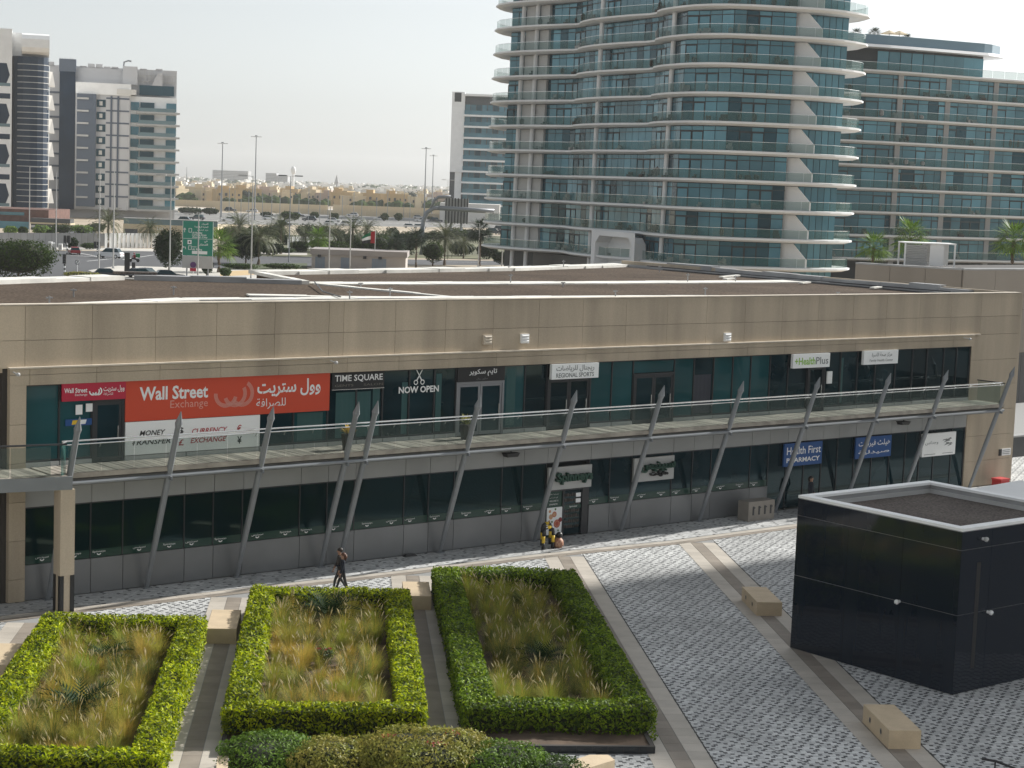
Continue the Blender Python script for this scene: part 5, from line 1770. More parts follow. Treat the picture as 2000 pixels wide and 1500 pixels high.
for k in range(3):
    for x in range(340, 1000, 14):
        y0 = hor(x)+70+k*10
        p, q_ = spot(x, y0, -.03), spot(x+5, y0+.19, -.03); nn = Vector((0, .5, 0)); mk.poly([p-nn, q_-nn, q_+nn, p+nn])
tag(mk.build('lane_markings', M['marking']), kind='structure')

# ------------------------------------------------------------------ palms
def palm_mesh(seed, h, m, nf, fl, fan, droop):
    fl *= 1.15; nf = int(nf*1.2)
    rd = random.Random(seed)
    o = thing('palm_tree', 'palm', 'palm tree', (0, 0, 0))
    q = MB()
    pts = [(rd.uniform(-.05, .05), rd.uniform(-.05, .05), h*k/6) for k in range(7)]
    q.tube(pts, [.30, .22, .21, .20, .20, .22, .26], 8); q.build('trunk', M['trunk'], o)
    mb = MB()
    top = Vector((pts[-1][0], pts[-1][1], h))
    for k in range(nf):
        a = k*2.399+rd.uniform(-.2, .2); th = 1.35-1.9*(k/nf)+rd.uniform(-.1, .1); L = fl*rd.uniform(.85, 1.1)
        out = Vector((math.cos(a), math.sin(a), 0)); sv = Vector((-out.y, out.x, 0))
        prev = top+out*.1; n = 12
        if fan:
            st_ = top+(out*math.cos(th)+Vector((0, 0, math.sin(th))))*L*.45
            mb.poly([prev-sv*.03, prev+sv*.03, st_])
            for i in range(13):
                f = (i-6)/6*1.5
                dd = (out*math.cos(th-.3)+Vector((0, 0, math.sin(th-.3))))*math.cos(f)+sv*math.sin(f)
                e = st_+dd*L*.62+Vector((0, 0, -.12*L*abs(f)-.1))
                w2 = (sv*math.cos(f)-out*math.sin(f))*.07
                mb.poly([st_, st_.lerp(e, .5)-w2, e, st_.lerp(e, .5)+w2])
            continue
        for s_ in range(n):
            d = out*math.cos(th)+Vector((0, 0, math.sin(th)))
            nx = prev+d*(L/n)
            th -= droop*(.06+.012*s_)
            if s_ > 0:
                wd = .55*math.sin(math.pi*(.12+.84*s_/n))
                for sg_ in (-1, 1):
                    for j in (0, .5):
                        b_ = prev.lerp(nx, j)
                        t = b_+sv*sg_*wd+d*wd*.8+Vector((0, 0, rd.uniform(-.10, .12)-.25*wd))
                        w2 = d*.055
                        mb.poly([b_-w2, b_+w2, t])
            mb.poly([prev-sv*.025, prev+sv*.025, nx+sv*.02, nx-sv*.02])
            prev = nx
    mb.build('crown', m, o)
    return o
P_DATE = [palm_mesh(1, 5.2, M['palm'], 52, 4.2, False, 1.0), palm_mesh(2, 4.6, M['palm'], 46, 3.9, False, 1.15)]
P_FAN = [palm_mesh(3, 6.2, M['palm_dark'], 46, 2.6, True, 1), palm_mesh(4, 5.2, M['palm_dark'], 42, 2.4, True, 1)]
P_GREEN = [palm_mesh(5, 3.4, M['shrub_green'], 36, 2.6, True, 1)]
DONE = set()
def put(protos, i, loc, sc, label, group=None):
    p = protos[i % len(protos)]
    if p.name not in DONE:
        DONE.add(p.name); o = p
    else:
        o = dup(p)
    o.location = loc; o.rotation_euler = (0, 0, rnd(0, 6.28)); o.scale = (sc*rnd(.92, 1.08), sc*rnd(.92, 1.08), sc)
    o['label'] = label
    if group: o['group'] = group
    return o
def gl(px, py, top, natural):
    """ground point and the scale that takes a plant of natural height up to the top pixel"""
    p = spot(px, py, -.05); return p, (py-top)*m_per_px(p.y)/natural
PT = [('d', 211, 484, 406, 'grey-green date palm between the street lamps in front of the hoarding'), ('d', 292, 484, 418, 'date palm with wide fronds in front of the white corrugated fence'),
      ('d', 467, 494, 412, 'date palm right of the green road sign'), ('d', 505, 517, 424, 'date palm in front of the clipped low hedge'), ('d', 548, 496, 416, 'date palm left of the street lamp by the low hedge'),
      ('d', 630, 494, 424, 'date palm above the left end of the utility building'), ('d', 688, 492, 422, 'date palm above the middle of the utility building'), ('d', 716, 489, 417, 'tallest date palm left of the flag'), ('d', 868, 518, 432, 'large pale date palm right of the utility building'),
      ('f', 772, 525, 452, 'dark fan palm in front of the utility building, left one'), ('f', 812, 524, 454, 'dark fan palm in front of the utility building, right one'), ('f', 936, 520, 424, 'tall dark fan palm beside the apartment tower'), ('f', 1110, 520, 444, 'dark fan palm in front of the tower entrance'), ('g', 427, 532, 452, 'small fan palm with yellowing fronds beside the green road sign'),
      ('g', 620, 502, 446, 'bright green young palm left of the utility building')]
for i, (k, x, y, t, lb) in enumerate(PT):
    pr, nat = {'d': (P_DATE, 8.2), 'f': (P_FAN, 7.6), 'g': (P_GREEN, 5.4)}[k]
    p, s_ = gl(x, y, t, nat)
    put(pr, i, p, s_, lb, 'palms along the road')
for x, y, t, lb in ((452, 496, 424, 'date palm behind the small yellowing fan palm'), (596, 492, 430, 'date palm between the low hedge and the utility building'), (655, 488, 428, 'shorter date palm above the utility building'), (760, 492, 440, 'date palm right of the flag'), (905, 505, 452, 'date palm behind the large pale one')):
    p, s_ = gl(x, y, t, 8.2)
    put(P_DATE, 1, p, s_, lb, 'palms along the road')
for i, (x, yb, t, Y, lb) in enumerate(((1708, 522, 458, 168, 'young green palm behind the beige block, nearer the tower'), (1781, 500, 432, 175, 'young green palm behind the louvred plant box'), (1982, 520, 438, 180, 'palm at the right edge behind the beige block'))):
    p = at_dist(x, t, Y); hgt = p.z
    o = put(P_GREEN, i, Vector((p.x, Y, 9.0)), (p.z-9.0)/5.4, lb, 'palms behind the beige block')
for i, (x, lb) in enumerate(((1684, 'small bare palm on the roof terrace next to the tower'), (1720, 'bushy small palm on the roof terrace'), (1785, 'small palm beside the farther parasol on the roof terrace'))):
    p = at_dist(x, 95, 300)
    put(P_FAN, i, Vector((p.x, 306, Z0+FLH*9+.3)), (.42, .52, .36)[i]*1.1, lb, 'small palms on the roof terrace')

# ------------------------------------------------------------------ bushes, trees, hedges
rc0 = random.Random(17)
def tree_at(px, py, top, wpx, m, n, size, label, lumps=7, trunk=True, group=None, name='tree', cat='tree'):
    p = spot(px, py, -.05); k = m_per_px(p.y)
    h = (py-top)*k; r = wpx*k/2
    low = .12*h if trunk else 0
    return bush(name, label, cat, (p.x, p.y), r*.86, r*.86, (h-low)/2.15, m, n, size, base=low, trunk=trunk, lumps=lumps, group=group)
tree_at(36, 556, 462, 165, M['tree'], 9000, .22, 'big rounded green tree at the left edge behind the roof', 9)
tree_at(330, 535, 440, 66, M['tree_dark'], 5200, .2, 'dark rounded tree left of the green road sign', 7)
tree_at(404, 540, 502, 27, M['tree_dark'], 1500, .16, 'small dark clipped tree in front of the green road sign', 4)
tree_at(480, 515, 452, 75, M['tree_dark'], 3600, .24, 'dark spreading tree behind the low hedges', 7)
tree_at(660, 500, 470, 60, M['tree'], 2500, .22, 'green bushy tree above the utility building roof', 6)
tree_at(740, 505, 455, 60, M['tree'], 2500, .22, 'bushy tree right of the flag', 6)
tree_at(845, 520, 468, 46, M['tree'], 2200, .22, 'loose green tree between the fan palms and the big date palm', 6)
tree_at(980, 520, 490, 46, M['tree_dark'], 1800, .2, 'dark round shrub at the foot of the tower', 5)
tree_at(98, 476, 446, 24, M['tree'], 1200, .2, 'small green tree in front of the grey hoarding', 5)
tree_at(140, 490, 462, 28, M['tree_dark'], 1200, .2, 'dark bush beside the traffic lights', 5)
for x, y, t, wd, lb in ((455, 500, 470, 56, 'green bush under the palms right of the road sign'), (530, 498, 472, 50, 'green bush under the palms left of the dark street lamp'), (585, 492, 470, 44, 'bush beside the white corrugated fence'), (625, 492, 464, 50, 'bush behind the left end of the utility building'), (705, 492, 462, 60, 'bush behind the utility building under the tall palms'), (790, 500, 460, 56, 'bush behind the fan palms'), (900, 500, 470, 60, 'wide bush behind the big date palm'), (950, 506, 474, 46, 'bush between the tall fan palm and the tower')):
    tree_at(x, y, t, wd, M['tree'] if x % 2 else M['tree_dark'], 1900, .26, lb, 6, False, 'bushes under the palms', 'bush', 'bush')
for i in range(18):
    x = 446+i*29+rc0.uniform(-8, 8); y = rc0.uniform(462, 478)
    tree_at(x, y, y-rc0.uniform(20, 34), rc0.uniform(34, 54), M['tree_dark'] if i % 3 else M['tree'], 1300, .3, 'dark bushy tree in the belt beyond the palms', 6, False, 'belt of trees beyond the palms')
for i, (x, y, t, wd) in enumerate(((20, 462, 440, 30), (45, 460, 442, 22), (80, 462, 438, 40), (120, 458, 436, 60), (160, 458, 438, 50), (185, 456, 434, 44))):
    tree_at(x, y, t, wd, M['tree'] if i % 2 else M['shrub_green'], 1000, .28, 'bush growing above the grey hoarding', 5, False, 'bushes above the hoarding', 'bush', 'bush')
for i, (x, y, t, wd, lb) in enumerate(((440, 540, 523, 26, 'rounded light green shrub left of the low hedges'), (175, 487, 474, 40, 'low hedge behind the white car'), (255, 482, 474, 66, 'long low hedge left of the white corrugated fence'), (160, 545, 530, 90, 'scrubby dry shrub at the roof edge near the big tree'), (560, 494, 484, 40, 'low shrub behind the lamp post'), (470, 526, 514, 90, 'clipped low hedge left part'), (550, 526, 514, 96, 'clipped low hedge right part'))):
    p = spot(x, y, -.05); k = m_per_px(p.y)
    bush('shrub', lb, 'shrub', (p.x, p.y), wd*k/2*.8, 1.2, (y-t)*k/2.1, M['hedge_dark'] if i not in (3,) else M['shrub_leaf'], 1800, .16, base=0, lumps=6)
for i, (x, y, t, wd) in enumerate(((560, 430, 412, 26), (575, 431, 416, 20), (614, 428, 414, 18), (652, 432, 416, 20), (751, 432, 416, 16), (778, 432, 416, 18), (727, 405, 391, 24), (840, 428, 424, 14), (480, 396, 370, 26), (660, 402, 380, 36), (805, 400, 372, 42), (520, 425, 414, 26), (370, 420, 404, 50), (410, 420, 406, 36))):
    tree_at(x, y, t, wd, M['tree'] if i < 8 else M['tree_dark'], 900, .55, 'distant rounded tree near the villas and the highway', 5, True, 'distant trees by the highway')

# ------------------------------------------------------------------ lamp posts, masts, poles
def post(px, base, top, kind, label, group='street lamps'):
    p = spot(px, base, -.05); k = m_per_px(p.y); h = (base-top)*k
    o = thing('street_lamp' if kind != 'mast' else 'lighting_mast', label, 'street lamp' if kind != 'mast' else 'mast', p, 0, group if kind != 'mast' else 'tall lighting masts')
    q = MB()
    if kind == 'mast':
        q.tube([(0, 0, 0), (0, 0, h)], .30, 8, .16); q.build('pole', M['steel'], o)
        q = MB(); q.tube([(0, 0, h-.1), (0, 0, h+.5)], .5, 8); q.build('head_frame', M['steel'], o)
        for i in range(8):
            a = i*math.pi/4; q = MB(); q.obox((1.25*math.cos(a), 1.25*math.sin(a), h), (.75*math.cos(a), .75*math.sin(a), 0), (-.12*math.sin(a), .12*math.cos(a), 0), (0, 0, .10)); q.build('floodlight', M['grey_light'], o)
    else:
        q.tube([(0, 0, 0), (0, 0, .6), (0, 0, h)], [.17, .12, .07], 8); q.build('pole', M['grey_light'] if kind != 'dark' else M['steel'], o)
        q = MB(); q.box(-.25, .25, -.25, .25, 0, .08); q.build('base_plate', M['steel'], o)
        heads = {'right': [1], 'left': [-1], 'both': [-1, 1], 'dark': [-1, 1], 'none': []}[kind]
        for s_ in heads:
            q = MB(); q.tube([(0, 0, h-.05), (s_*.9, 0, h+.02)], .045, 6); q.build('arm', M['grey_light'], o)
            q = MB(); q.obox((s_*1.5, 0, h+.05), (.75, 0, 0), (0, .22, 0), (0, 0, .10)); q.build('lamp_head', M['grey_light'] if kind != 'dark' else M['frame_dark'], o)
    return o
for a in ((57, 478, 326, 'right', 'street lamp in front of the white tower at far left'), (109, 492, 334, 'none', 'plain pole left of the dark glass stair tower'), (193, 528, 332, 'none', 'slim pale pole on the traffic island, left of the pair'), (221, 524, 335, 'none', 'slim pale pole on the traffic island, right of the pair'), (331, 541, 343, 'left', 'pale street lamp in front of the dark rounded tree'), (386, 548, 418, 'left', 'pale pole standing right in front of the green road sign'), (490, 545, 344, 'left', 'grey street lamp left of the low hedges'), (564, 512, 344, 'dark', 'dark twin headed street lamp behind the low hedges'), (642, 528, 404, 'none', 'slim pale pole in front of the utility building, left'), (683, 528, 424, 'none', 'slim pale pole in front of the utility building, middle'), (872, 446, 352, 'both', 'twin lamp beside the gantry'), (934, 521, 436, 'left', 'pale single arm lamp beside the tall dark fan palm'), (980, 522, 463, 'right', 'pale single arm lamp at the foot of the tower'), (1259, 524, 458, 'left', 'pale single arm lamp right of the tower entrance')):
    post(*a)
for a in ((432, 424, 281, 'mast', 'tall lighting mast left of the tallest one'), (497, 430, 268, 'mast', 'tallest lighting mast in the middle distance'), (828, 432, 291, 'mast', 'tall lighting mast left of the white balcony block'), (843, 420, 305, 'mast', 'shorter lighting mast next to the white balcony block')):
    post(*a)
rp_ = random.Random(9)
pole = MB(); pole.tube([(0, 0, 0), (0, 0, 1)], .05, 5)
first = None
for i, x in enumerate([430, 447, 458, 470, 485, 512, 530, 546, 583, 602, 624, 640, 668, 690, 706, 735, 756, 788, 800]):
    p = spot(x, 432+rp_.uniform(-4, 8), -.05)
    if first is None:
        first = o = pole.build('light_pole', M['steel'])
    else:
        o = first.copy(); COL.objects.link(o)
    o.location = p; o.scale = (2.2, 2.2, rp_.uniform(8, 13))
    tag(o, 'thin pole along the highway', 'pole', 'thin poles along the highway')

# ------------------------------------------------------------------ road sign, traffic lights, totem, small signs
p = spot(385, 545, -.05); k = m_per_px(p.y)
rs = thing('road_sign', 'large green direction sign with white Arabic and English lines above a grey panel', 'road sign', p)
x0, x1 = -30*k, 30*k
def zz(y):
    return (545-y)*k
q = MB(); q.box(x0, x1, -.06, .06, zz(499), zz(432)); q.build('green_board', M['road_green'], rs)
q = MB(); q.box(x0, x1, -.07, -.06, zz(466.4), zz(465.8)); q.box(x0, x0+.06, -.07, -.06, zz(499), zz(432)); q.box(x1-.06, x1, -.07, -.06, zz(499), zz(432)); q.build('white_border', M['letter_white'], rs)
q = MB(); q.box(x0, x1, -.05, .05, zz(524), zz(500)); q.build('grey_board', M['grey_light'], rs)
q = MB(); q.tube([(-1.6, .15, 0), (-1.6, .15, zz(433))], .12, 6); q.tube([(1.6, .15, 0), (1.6, .15, zz(433))], .12, 6); q.build('posts', M['steel'], rs)
def sx(px):
    return (px-385)*k
for tx, a, b, y0, y1 in (('الميناء', 392, 405, 439, 434.5), ('المدينة القديمة', 378, 405, 445, 440.5), ('شارع الشاطئ', 384, 405, 451, 447), ('Al Bandar', 374, 394, 456, 452.5), ('Corniche Street', 373.5, 402, 460, 456.5), ('Zayed City', 373.5, 404, 465, 461), ('حي', 398, 404.5, 474, 469), ('المطار', 388, 405, 480, 475), ('Airport', 374, 383, 484, 480.5), ('Al Raha', 374, 394, 489, 485)):
    text('lettering', tx if tx.isascii() else arabic(tx.replace('ئ', 'ي')), M['letter_white'], rs, sx(a), sx(b), zz(y0), zz(y1), -.065, .02)
q = MB()
for (cx_, cy_) in ((370, 450), (370, 484)):
    for dx0, dx1, dy0, dy1 in ((-3.2, 3.2, 4.2, 3.2), (-3.2, 3.2, -3.2, -4.2), (-3.2, -2.2, 4.2, -4.2), (2.2, 3.2, 4.2, -4.2)):
        q.box(sx(cx_+dx0), sx(cx_+dx1), -.068, -.06, zz(cy_+dy0), zz(cy_+dy1))
q.box(sx(365), sx(373), -.068, -.06, zz(477), zz(469)); q.box(sx(374), sx(404), -.068, -.06, zz(496), zz(490))
q.box(sx(358.4), sx(359.6), -.068, -.06, zz(454), zz(447)); q.poly([(sx(356), -.068, zz(449)), (sx(362), -.068, zz(449)), (sx(359), -.068, zz(445))])
q.box(sx(360.6), sx(361.8), -.068, -.06, zz(487), zz(482.5)); q.box(sx(357), sx(361.8), -.068, -.06, zz(483.5), zz(482.5)); q.poly([(sx(357.6), -.068, zz(481)), (sx(357.6), -.068, zz(485)), (sx(354.6), -.068, zz(483))])
q.build('symbols', M['letter_white'], rs)
q = MB(); q.box(sx(368), sx(370), -.075, -.068, zz(475), zz(471)); q.box(sx(366.5), sx(371.5), -.075, -.068, zz(473.6), zz(472.4)); q.build('aircraft_mark', M['black'], rs)
def round_sign(px, base, top, rpx, label, m, plate=None):
    p = spot(px, base, -.05); k = m_per_px(p.y); o = thing('traffic_sign', label, 'traffic sign', p); h = (base-top)*k
    q = MB(); q.tube([(0, 0, 0), (0, 0, h)], .05, 6); q.build('post', M['letter_white'], o)
    q = MB(); q.tube([(0, -.12, h), (0, -.06, h)], rpx*k, 14); q.build('disc', m, o)
    if plate:
        q = MB(); q.box(-rpx*k*1.05, rpx*k*1.05, -.10, -.06, h-rpx*k*2.1, h-rpx*k*1.1); q.build('plate', plate, o)
    return o, k, h
round_sign(377, 545, 517, 6, 'round purple and blue no-parking sign with a red plate below the grey panel', mat('purple_disc', (.10, .03, .14), .5), M['red'])
o, k, h = round_sign(151, 537, 512, 4.6, 'white round sign with a black ring on a striped post', M['letter_white'])
q = MB(); arc_band(q, 0, h, 3.6*k, 4.6*k, 0, 360, -.13, 16); q.obox((0, -.13, h), (.08*k*20, 0, .12*k*20), (0, .005, 0), (-.02*k*20, 0, .02*k*20)); q.build('black_ring', M['black'], o)
def traffic_light(px, base, top, label, heads=1):
    p = spot(px, base, -.05); k = m_per_px(p.y); h = (base-top)*k
    o = thing('traffic_light', label, 'traffic light', p, 0, 'traffic lights at the junction')
    n = 6
    for i in range(n):
        q = MB(); q.tube([(0, 0, h*.62*i/n), (0, 0, h*.62*(i+1)/n)], .13, 7); q.build('pole_stripe', M['letter_white'] if i % 2 else M['black'], o)
    q = MB(); q.tube([(0, 0, h*.62), (0, 0, h)], .07, 6); q.build('pole', M['black'], o)
    for hd in range(heads):
        x = (hd-.5*(heads-1))*.75
        q = MB(); q.box(x-.24, x+.24, -.3, .1, h-1.35, h); q.build('signal_head', M['black'], o)
        for j in range(3):
            q = MB(); q.tube([(x, -.42, h-.24-j*.42), (x, -.3, h-.24-j*.42)], .15, 8); q.build('lens', M['frame_dark'], o)
for a in ((126, 535, 497, 'traffic light on a striped pole beside the big left tree', 1), (131, 497, 460, 'twin traffic light by the white cabinets', 2), (190, 492, 472, 'traffic light behind the slim island poles', 2), (261, 538, 512, 'traffic light right of the black totem', 1)):
    traffic_light(*a)
p = spot(248, 538, -.05); k = m_per_px(p.y)
to = thing('totem', 'tall black advertising totem on the traffic island', 'totem', p, .2)
q = MB(); q.prism([(-.42, -.2), (.42, -.2), (.42, .2), (-.42, .2)], 0, 45*k, top_inset=[(-.38, -.16), (.38, -.16), (.38, .16), (-.38, .16)]); q.build('slab', M['black'], to)
q = MB(); q.box(-.5, .5, -.28, .28, 0, .15); q.build('foot', M['steel'], to)
for i, x in enumerate((98, 106, 118)):
    p = spot(x, 489, -.05); k = m_per_px(p.y)
    o = thing('utility_cabinet', ('white utility cabinet nearest the left tree', 'white utility cabinet in the middle of the row', 'white utility cabinet closest to the traffic light')[i], 'cabinet', p, .1, 'white utility cabinets')
    q = MB(); q.box(-3.4*k, 3.4*k, -.4, .4, .1, (17-i*2)*k); q.build('case', M['white'], o)
    q = MB(); q.box(-3.0*k, -.1*k, -.43, -.4, .3, (15-i*2)*k); q.box(.1*k, 3.0*k, -.43, -.4, .3, (15-i*2)*k); q.build('door', M['grey_light'], o)
# utility building
p = spot(700, 527, -.05); k = m_per_px(p.y)
ub = thing('utility_building', 'low pinkish grey utility building with blue-grey doors', 'building', p, .02)
q = MB(); q.box(-92*k, 92*k, 0, 9, 0, 27*k); q.build('wall', mat('pink_grey_render', (.44, .40, .37), .8, var=.1, vs=.2), ub)
q = MB(); q.box(-95*k, 95*k, -.35, 9.3, 27*k, 38*k); q.build('roof_band', mat('mauve_grey_render', (.33, .30, .285), .8, var=.1, vs=.2), ub)
for a, b in ((-85, -66), (-35, -18), (26, 54)):
    q = MB(); q.box(a*k, b*k, -.05, .0, .1, 23*k); dd = q.build('door', mat('blue_grey_door', (.22, .26, .31), .6), ub)
    q = MB(); n = int((b-a)/9)
    for j in range(1, n+1): q.box((a+(b-a)*j/(n+1))*k-.03, (a+(b-a)*j/(n+1))*k+.03, -.06, -.05, .1, 23*k)
    q.build('seam', M['steel'], dd)
for a in (-77, 42, 12):
    q = MB(); q.obox((a*k, -.25, 24.5*k), (.28, 0, 0), (0, .22, -.05), (0, .05, .2)); q.build('wall_lamp', M['black'], ub)
# flag
p = spot(731, 528, -.05); k = m_per_px(p.y)
fl = thing('flag', 'red, green, white and black flag drooping from a pole', 'flag', p)
q = MB(); q.tube([(0, 0, 0), (0, 0, 78*k)], .06, 6); q.build('pole', M['grey_light'], fl)
def cloth(x0, x1, f0, f1, m, nm):
    q = MB(); n = 7
    for i in range(n):
        t0, t1 = x0+(x1-x0)*i/n, x0+(x1-x0)*(i+1)/n
        def P3(t, f):
            dp = (.9+1.4*t)*t*10*k
            top, bot = 77*k-dp*.55, 53*k-dp*.05+.0
            return (-t*26*k, .35*math.sin(t*9), bot+(top-bot)*f)
        q.poly([P3(t0, f0), P3(t1, f0), P3(t1, f1), P3(t0, f1)])
    q.build(nm, m, fl)
cloth(0, .34, 0, 1, mat('flag_red', (.42, .02, .03), .8), 'red_band')
cloth(.34, 1, .67, 1, M['flag_green'], 'green_band'); cloth(.34, 1, .34, .67, M['letter_white'], 'white_band'); cloth(.34, 1, 0, .34, M['black'], 'black_band')

# ------------------------------------------------------------------ cars
def car_proto(name, label, paint, suv):
    o = thing(name, label, 'car')
    L, Wd = (4.7, 1.9) if suv else (4.5, 1.78)
    h1, h2 = (1.05, 1.78) if suv else (.86, 1.42)
    prof = [(-L/2, .35), (L/2, .35), (L/2, .72), (L/2-.15, h1-.12), (L/2-1.25, h1), (-L/2+.15, h1+.02), (-L/2, h1-.25)]
    q = MB()
    n = len(prof)
    for s_ in (-1, 1):
        q.v += [(x, s_*Wd/2*(1 if z < h1-.1 else .96), z) for x, z in prof]
    q.face(tuple(range(n-1, -1, -1))[::-1] if False else tuple(range(n)), 0); q.face(tuple(range(2*n-1, n-1, -1)), 0)
    for i in range(n):
        j = (i+1) % n; q.face((i, n+i, n+j, j), 0)
    q.build('body', paint, o)
    g_ = MB()
    a = [(-L/2+.25, h1), (L/2-1.3, h1), (L/2-2.0, h2-.06), (-L/2+.7, h2-.06)]
    n = 4
    for s_ in (-1, 1): g_.v += [(x, s_*Wd/2*(.94 if z < h1+.1 else .76), z) for x, z in a]
    g_.face((0, 1, 2, 3), 0); g_.face((7, 6, 5, 4), 0)
    for i in range(4):
        j = (i+1) % 4; g_.face((i, 4+i, 4+j, j), 0)
    g_.build('windows', M['glass_dark'], o)
    q = MB(); q.prism([(-L/2+.68, -Wd*.385), (L/2-1.95, -Wd*.385), (L/2-1.95, Wd*.385), (-L/2+.68, Wd*.385)], h2-.06, h2, top_inset=[(-L/2+.85, -Wd*.34), (L/2-2.15, -Wd*.34), (L/2-2.15, Wd*.34), (-L/2+.85, Wd*.34)]); q.build('car_roof', paint, o)
    for x in (-L/2+.85, L/2-.9):
        for s_ in (-1, 1):
            q = MB(); q.tube([(x, s_*(Wd/2-.2), .34), (x, s_*(Wd/2+.01), .34)], .34, 12); wl = q.build('wheel', M['black'], o)
            q = MB(); q.tube([(x, s_*(Wd/2+.0), .34), (x, s_*(Wd/2+.025), .34)], .19, 10); q.build('rim', M['steel_bright'], wl)
    for s_ in (-1, 1):
        q = MB(); q.box(L/2-.06, L/2+.02, s_*Wd*.36-.18, s_*Wd*.36+.18, .62, .76); q.build('headlight', M['letter_white'], o)
        q = MB(); q.box(-L/2-.02, -L/2+.06, s_*Wd*.38-.14, s_*Wd*.38+.14, .66, .80); q.build('tail_light', M['car_paint_red'], o)
    return o
c1 = car_proto('parked_car', 'white car with dark windows crossing the junction', M['car_paint_white'], True)
c1.location = spot(213, 504, -.04); c1.rotation_euler = (0, 0, R(172)); c1.scale = (1.05, 1.05, 1.05)
c2 = car_proto('parked_car', 'dark car partly hidden by the roof edge below the black totem', M['car_paint_dark'], False)
spots = [(213, 543, .3, 'dark car behind the roof edge, left of the black totem'), (276, 542, .9, 'dark car behind the roof edge, right of the black totem'), (288, 541, 1.2, 'second dark car right of the black totem'), (330, 546, .4, 'dark car behind the roof edge under the dark rounded tree')]
for i, (x, y, a, lb) in enumerate(spots):
    o = c2 if i == 0 else dup(c2)
    o.location = spot(x, y, -.04); o.rotation_euler = (0, 0, a); o['label'] = lb; o['group'] = 'cars parked behind the roof edge'
c3 = car_proto('parked_car', 'red car behind the twin traffic light', M['car_paint_red'], False)
c3.location = spot(145, 497, -.04); c3.rotation_euler = (0, 0, R(110))
mo = thing('motorcycle', 'delivery motorcycle with a green box and a rider in red', 'motorcycle', spot(262, 512, -.04), R(200))
q = MB(); q.tube([(-.65, 0, .3), (-.64, .06, .3)], .3, 10); q.build('wheel', M['black'], mo)
q = MB(); q.tube([(.65, -.03, .3), (.65, .03, .3)], .3, 10); q.build('wheel', M['black'], mo)
q = MB(); q.tube([(-.65, 0, .35), (-.1, 0, .6), (.35, 0, .7), (.62, 0, .35)], [.08, .16, .16, .06], 7); q.build('body', M['black'], mo)
q = MB(); q.tube([(-.1, 0, .75), (-.05, 0, 1.1), (0, 0, 1.3)], [.2, .24, .14], 8); q.tube([(0, .2, 1.2), (.4, .25, .98)], .06, 6); q.tube([(0, -.2, 1.2), (.4, -.25, .98)], .06, 6); q.ball((.02, 0, 1.52), .16); q.build('rider', M['car_paint_red'], mo)
q = MB(); q.box(-.95, -.3, -.33, .33, .85, 1.5); q.build('delivery_box', mat('green_box', (.02, .25, .09), .5), mo)
far = [car_proto('distant_car', 'white car far away on the highway', M['car_paint_white'], False), car_proto('distant_car', 'dark car far away on the highway', M['car_paint_dark'], True)]
n_ = [0, 0]
rc = random.Random(21)
for i in range(26):
    x = rc.uniform(340, 985); row = rc.choice((69, 75, 82, 88, 94))
    j = 0 if rc.random() < .72 else 1
    o = far[j] if n_[j] == 0 else dup(far[j]); n_[j] += 1
    o.location = spot(x, hor(x)+row, -.03); o.rotation_euler = (0, 0, rc.choice((0, math.pi))+rc.uniform(-.05, .05)); o.scale = (1.15, 1.15, 1.15)
    o['label'] = ('white', 'dark')[j]+' car far away on the highway'; o['group'] = ('white', 'dark')[j]+' cars on the highway'

# ------------------------------------------------------------------ hoardings, fences, bus shelter, podiums
def fence(px0, px1, base, top, m, label, n, ribs=False, dY=0):
    p0, p1 = spot(px0, base, -.05), spot(px1, base, -.05); k = m_per_px(p0.y); h = (base-top)*k
    o = thing('fence', label, 'fence', p0)
    d = p1-p0; L = d.length; d.normalize(); nn = Vector((d.y, -d.x, 0))
    for i in range(n):
        q = MB(); c = d*(L*(i+.5)/n)+Vector((0, 0, h/2)); q.obox(c+nn*(.0 if not ribs or i % 2 else .22), d*(L/n/2-.03), nn*.06, (0, 0, h/2)); q.build('panel', m, o)
    return o
fence(-60, 205, 481, 454, M['grey_panel'], 'long grey hoarding fence behind the junction', 22)
fence(203, 312, 484, 455, M['white'], 'white corrugated fence right of the grey hoarding', 26, True)
fence(560, 655, 486, 462, M['white'], 'white corrugated fence behind the palms', 24, True)
def box_thing(name, label, cat, px0, px1, base, top, depth, m, nm='body', zb=0.0, Y=None):
    if Y is None:
        p = spot((px0+px1)/2, base, -.05)
    else:
        p = at_dist((px0+px1)/2, base, Y); 
    k = m_per_px(p.y); o = thing(name, label, cat, p)
    q = MB(); q.box(-(px1-px0)/2*k, (px1-px0)/2*k, 0, depth, 0, (base-top)*k); q.build(nm, m, o)
    return o, k
o, k = box_thing('podium', 'beige podium with a teal glass parapet below the balconied block', 'building', 240, 425, 462, 440, 30, M['villa_cream'], 'wall')
q = MB(); q.box(-92*k, 92*k, .2, .4, 22*k, 33*k); q.build('glass_parapet', M['block_balcony_glass'], o)
q = MB(); q.box(-92*k, 92*k, -.1, .5, 33*k, 34.2*k); q.build('parapet_rail', M['letter_white'], o)
q = MB(); q.box(-90*k, -64*k, -.1, 0, 0, 12*k); q.build('garage_door', M['window_far'], o)
text('lettering', arabic('افا'), M['letter_white'], o, -26*k, -14*k, 12*k, 18*k, -.15)
o, k = box_thing('podium', 'red-brown brick podium below the white tower', 'building', -40, 95, 434, 408, 25, mat('brown_brick', (.13, .065, .05), .85, var=.3, vs=.8), 'wall')
q = MB(); q.box(-66*k, 20*k, -.3, 0, 14*k, 20*k); q.build('glass_rail', M['t_glass_a'], o)
o, k = box_thing('canopy_sign', 'cream canopy with white letters in front of the brick podium', 'canopy', 60, 137, 449, 427, 4, M['window_far'], 'back')
